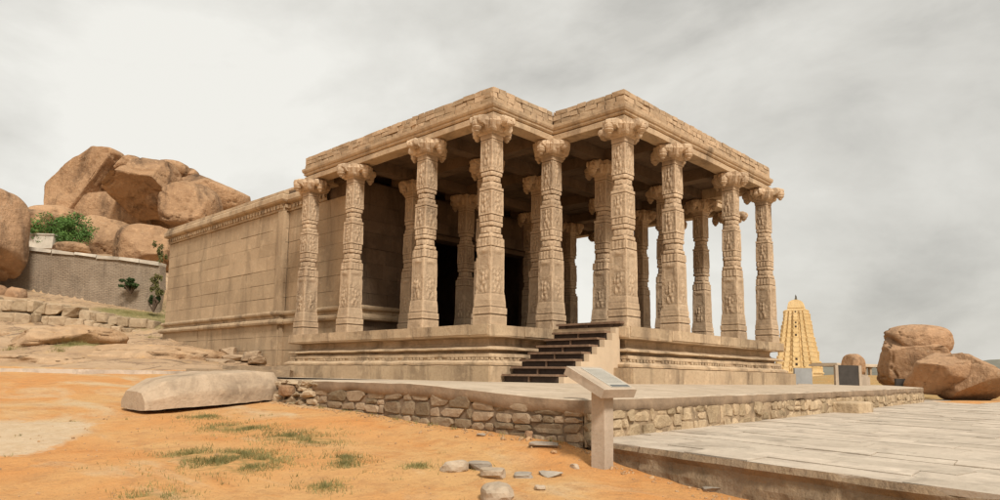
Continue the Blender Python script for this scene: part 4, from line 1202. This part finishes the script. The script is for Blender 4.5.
# ------------------------------------------------------------------ small boards on the terrace, right
def ground_at(px, d, z): p = at_depth(px, 380, d); return Vector((p.x, p.y, z))
q = ground_at(803, 24, -.12)
r = empty('grey_board', q, 'plain grey slanted board standing past the right end of the temple plinth', 'board')
mb = MB(); mb.obox(q+ez*.36, _R, _F, ez, .30, .05, .30, .004); mb.build('panel', M['greyboard'], r)
mb = MB(); mb.obox(q+ez*.05, _R, _F, ez, .22, .12, .08, .004); mb.build('base', M['concrete'], r)
q = ground_at(848, 24, -.16)
r = empty('stone_tablet', q, 'dark upright tablet in a pale frame on the terrace right of the grey board', 'tablet')
mb = MB(); mb.obox(q+ez*.42, _R, _F, ez, .34, .045, .40, .004); mb.build('panel', M['board'], r)
for sgn in (-1, 1):
    mb = MB(); mb.obox(q+ez*.40+_R*(.40*sgn), _R, _F, ez, .05, .07, .42, .005); mb.build('frame', M['concrete'], r)
q = ground_at(864, 25, -.18); mb = MB(); mb.obox(q+ez*.22, _R, _F, ez, .16, .12, .24, .01); mb.obox(q+ez*.5, _R, _F, ez, .11, .1, .04, .01)
o = mb.build('stone_stub', M['concrete'], loc=q); tag(o, 'short squared stone stub just right of the dark tablet', 'post')
q = ground_at(901, 31, -.70); r = empty('low_marker', q, 'low dark marker with a pale side post before the right boulders', 'marker')
mb = MB(); mb.obox(q+ez*.47, _R, _F, ez, .26, .06, .50, .006); mb.build('panel', M['board'], r)
mb = MB(); mb.obox(q+ez*.45+_R*.34, _R, _F, ez, .07, .08, .46, .006); mb.build('side_post', M['concrete'], r)

# ------------------------------------------------------------------ DISTANCE: gateway tower, pavilion, hills
DG = 300; gbase = at_depth(799, 381, DG); gbase.z = -.74
go = empty('gateway_tower', gbase, 'tall ochre-yellow tiered gateway tower far away to the right of the temple', 'tower')
k = DG/FOC
rot = Matrix.Rotation(R_(-28), 3, 'Z')
gx = rot @ _R; gy = rot @ _F
def tier_ring(mb, hw, hd, z0, z1, jut=.0):
    mb.obox(gbase+ez*((z0+z1)/2), gx, gy, ez, hw, hd, (z1-z0)/2)
mb = MB(); tier_ring(mb, 9.2, 10.6, -1, 4.0); tier_ring(mb, 9.5, 10.9, 4.0, 4.6)
for sgn in (-1, 1): mb.obox(gbase+gx*(sgn*5)-gy*10.8+ez*2, gx, gy, ez, 1.2, .5, 2.2)
mb.build('base', M['gopuram'], go)
z = 4.6; n = 14
def prof(z):
    t = min(1, (z-4.6)/26.); return 8.5-4.6*t**.82, 9.9-4.9*t**.82
for i in range(n):
    t = i/(n-1); hgt = 2.32*(1-t)+1.45*t
    hw, hd = prof(z+hgt*.5)
    mb = MB(); tier_ring(mb, hw, hd, z, z+hgt*.70); tier_ring(mb, hw+.10, hd+.10, z+hgt*.70, z+hgt*.82); tier_ring(mb, hw-.15, hd-.15, z+hgt*.82, z+hgt)
    for (ax_, ay_, wd, dp) in ((gx, gy, hw, hd), (gy, gx, hd, hw)):
        for sgn in (-1, 1):
            for (u, wu, pj) in ((0, .20, 1.25), (-.5, .13, .75), (.5, .13, .75), (-.86, .12, .5), (.86, .12, .5), (-.27, .05, .35), (.27, .05, .35)):
                pj *= random.uniform(.75, 1.2); c = gbase+ax_*(u*wd)+ay_*(sgn*(dp+pj*.5-.3))+ez*(z+hgt*.36)
                mb.obox(c, ax_, ay_, ez, wd*wu, pj*.5+.3, hgt*.36); mb.obox(c+ez*hgt*.40, ax_, ay_, ez, wd*wu+.07, pj*.5+.36, hgt*.06)
                mb.obox(c+ez*hgt*.54, ax_, ay_, ez, wd*wu*.75, pj*.5+.2, hgt*.10)
    tr = mb.build('tier', M['gopuram'], go)
    mb = MB()
    mb.obox(gbase-gy*(hd+1.0)+ez*(z+hgt*.34), gx, gy, ez, .45*(1-t)+.3*t, .1, hgt*.22); mb.build('opening', M['void'], tr)
    z += hgt
mb = MB(); vs = []; NB = 14; rb = 3.5; hb = 4.6
tier_ring(mb, 3.3, 4.4, z-.4, z+1.3)
for e_ in (-1, 1):
    for q_ in range(NB+1):
        a = math.pi*q_/NB; vs.append(gbase+gx*(math.cos(a)*(3.5 if 2 < q_ < NB-2 else 3.2))+gy*(e_*hb)+ez*(z+.9+math.sin(a)**.8*rb))
fs = [(q_, q_+1, NB+2+q_, NB+1+q_) for q_ in range(NB)]+[tuple(range(NB+1)), tuple(range(NB+1, 2*NB+2))[::-1], (0, NB+1, 2*NB+1, NB)]
mb.add(vs, fs)
mb.build('barrel_roof', M['gopuram'], go)
for j in range(3):
    mb = MB(); mb.lathe(gbase+gy*((j-1)*2.6)+ez*(z+4.2), [(.25, 0), (.45, .35), (.4, .8), (.2, 1.2), (.25, 1.5), (.05, 2.6)], 8)
    mb.build('finial', M['metal'], go)
DP = 112; kp = DP/FOC
pa = at_depth(836, 380, DP); pbb = at_depth(886, 381, DP+6); pa.z = pbb.z = .35
pv_ = empty('bazaar_pavilion', (pa+pbb)/2, 'long flat-roofed pillared stone pavilion far off between tower and boulders', 'pavilion')
t = (pbb-pa); Lp = t.length; t.normalize(); bk = Vector((-t.y, t.x, 0))
mb = MB(); c = (pa+pbb)/2; mb.obox(c+bk*2+ez*2.36, t, bk, ez, Lp/2+.4, 2.6, .15, .03); mb.obox(c+bk*2+ez*2.6, t, bk, ez, Lp/2+.1, 2.3, .1, .03); mb.build('roof', M['coping_far'], pv_)
mb = MB(); mb.obox(c+bk*2+ez*.15, t, bk, ez, Lp/2+.5, 2.8, .35, .03); mb.build('plinth', M['fartemple'], pv_)
for j in range(8):
    mb = MB(); q = pa+t*(Lp*(j+.2+.25*math.sin(j*2.3))/7.4)
    mb.obox(q+ez*1.2, t, bk, ez, .21, .2, .95, .01); mb.obox(q+ez*2.12, t, bk, ez, .36, .3, .09, .01); mb.build('pillar', M['fartemple'], pv_)
mb = MB()
for (D, amp, base_, sd) in ((900, 15, 26, 1), (1500, 26, 40, 5)):
    n = 140; i0 = len(mb.v)
    for i in range(n+1):
        a = R_(-48+96*i/n); hgt = base_*.5+amp*(.5+.9*noise.noise(Vector((a*7+sd, sd, 0)))+.3*noise.noise(Vector((a*30+sd, 2, 0))))
        for rr, zz in ((D, -3), (D*1.06, hgt*.55), (D*1.14, hgt), (D*1.4, -3)):
            x, y = from_dl(rr*math.cos(a), rr*math.sin(a)); mb.v.append((x, y, zz))
    for i in range(n):
        for q_ in range(3): a_ = i0+i*4+q_; mb.f.append((a_, a_+4, a_+5, a_+1))
tag(mb.build('hills', M['hill'], smooth=True), kind='structure')

# ------------------------------------------------------------------ WORLD, SUN, CAMERA
SUN = Vector((-.30, -.68, .78)).normalized()
sc = bpy.context.scene
w = bpy.data.worlds.new('World'); sc.world = w; w.use_nodes = True; nt = w.node_tree
bg = nt.nodes['Background']; bg.inputs['Strength'].default_value = .1
sky = nd(nt, 'ShaderNodeTexSky'); sky.sky_type = 'NISHITA'; sky.sun_disc = False
sky.sun_elevation = math.asin(SUN.z); sky.sun_rotation = math.atan2(SUN.x, SUN.y); sky.dust_density = 3; sky.air_density = 1.2
tc = nd(nt, 'ShaderNodeTexCoord'); sep = nd(nt, 'ShaderNodeSeparateXYZ'); nt.links.new(tc.outputs['Generated'], sep.inputs[0])
mpn = nd(nt, 'ShaderNodeMapping'); mpn.inputs['Scale'].default_value = (1, 1, 1.9); mpn.inputs['Location'].default_value = (2.3, 0.7, 4.1)
nt.links.new(tc.outputs['Generated'], mpn.inputs[0])
n1 = noise_(nt, mpn.outputs[0], 1.75, 10, .53, .35)
n2 = noise_(nt, mpn.outputs[0], 5.5, 8, .6, .4)
# broad brightness: cream cloud on the left, greyer to the right
dt = nd(nt, 'ShaderNodeVectorMath'); dt.operation = 'DOT_PRODUCT'; nt.links.new(tc.outputs['Generated'], dt.inputs[0]); dt.inputs[1].default_value = tuple(_R)
side = maprange(nt, dt.outputs['Value'], -.1, .6, 0, 1)
cl = math_(nt, 'ADD', math_(nt, 'MULTIPLY', maprange(nt, n1, .37, .63, 0, 1), .85), math_(nt, 'MULTIPLY', maprange(nt, n2, .35, .65, 0, 1), .22))
cl = math_(nt, 'ADD', math_(nt, 'MULTIPLY', cl, .8), maprange(nt, dt.outputs['Value'], -.45, .55, .15, -.01))
ramp = nd(nt, 'ShaderNodeValToRGB'); nt.links.new(cl, ramp.inputs[0])
el = ramp.color_ramp.elements
el[0].position = 0.0; el[0].color = (.49, .475, .435, 1); el[1].position = .86; el[1].color = (.905, .885, .82, 1)
e = el.new(.3); e.color = (.665, .645, .59, 1)
col = mix(nt, ramp.outputs[0], (10.3, 10.3, 10.3), 1.0, 'MULTIPLY')
col = mix(nt, sky.outputs[0], col, .93)
nt.links.new(col, bg.inputs['Color'])
ld_ = bpy.data.lights.new('sun', 'SUN'); ld_.energy = 3.8; ld_.angle = R_(12); ld_.color = (1, .945, .87)
so_ = bpy.data.objects.new('sun', ld_); C.objects.link(so_); so_.rotation_euler = SUN.to_track_quat('Z', 'Y').to_euler(); so_.location = (0, 0, 40)

cd = bpy.data.cameras.new('camera'); co = bpy.data.objects.new('camera', cd); C.objects.link(co)
cd.sensor_width = 36; cd.lens = FOC/1000*36; cd.shift_x = (500-PPX)/1000; cd.shift_y = (PPY-250)/1000
cd.clip_start = .05; cd.clip_end = 6000
co.matrix_world = Matrix(((R2.x, U3.x, -F2.x, CX), (R2.y, U3.y, -F2.y, CY), (R2.z, U3.z, -F2.z, CZ), (0, 0, 0, 1)))
sc.camera = co
sc.view_settings.view_transform = 'Standard'; sc.view_settings.look = 'None'; sc.view_settings.exposure = 0; sc.view_settings.gamma = 1
sc.render.resolution_x, sc.render.resolution_y = 1024, 512
sc.cycles.max_bounces = 6; sc.cycles.use_denoising = True
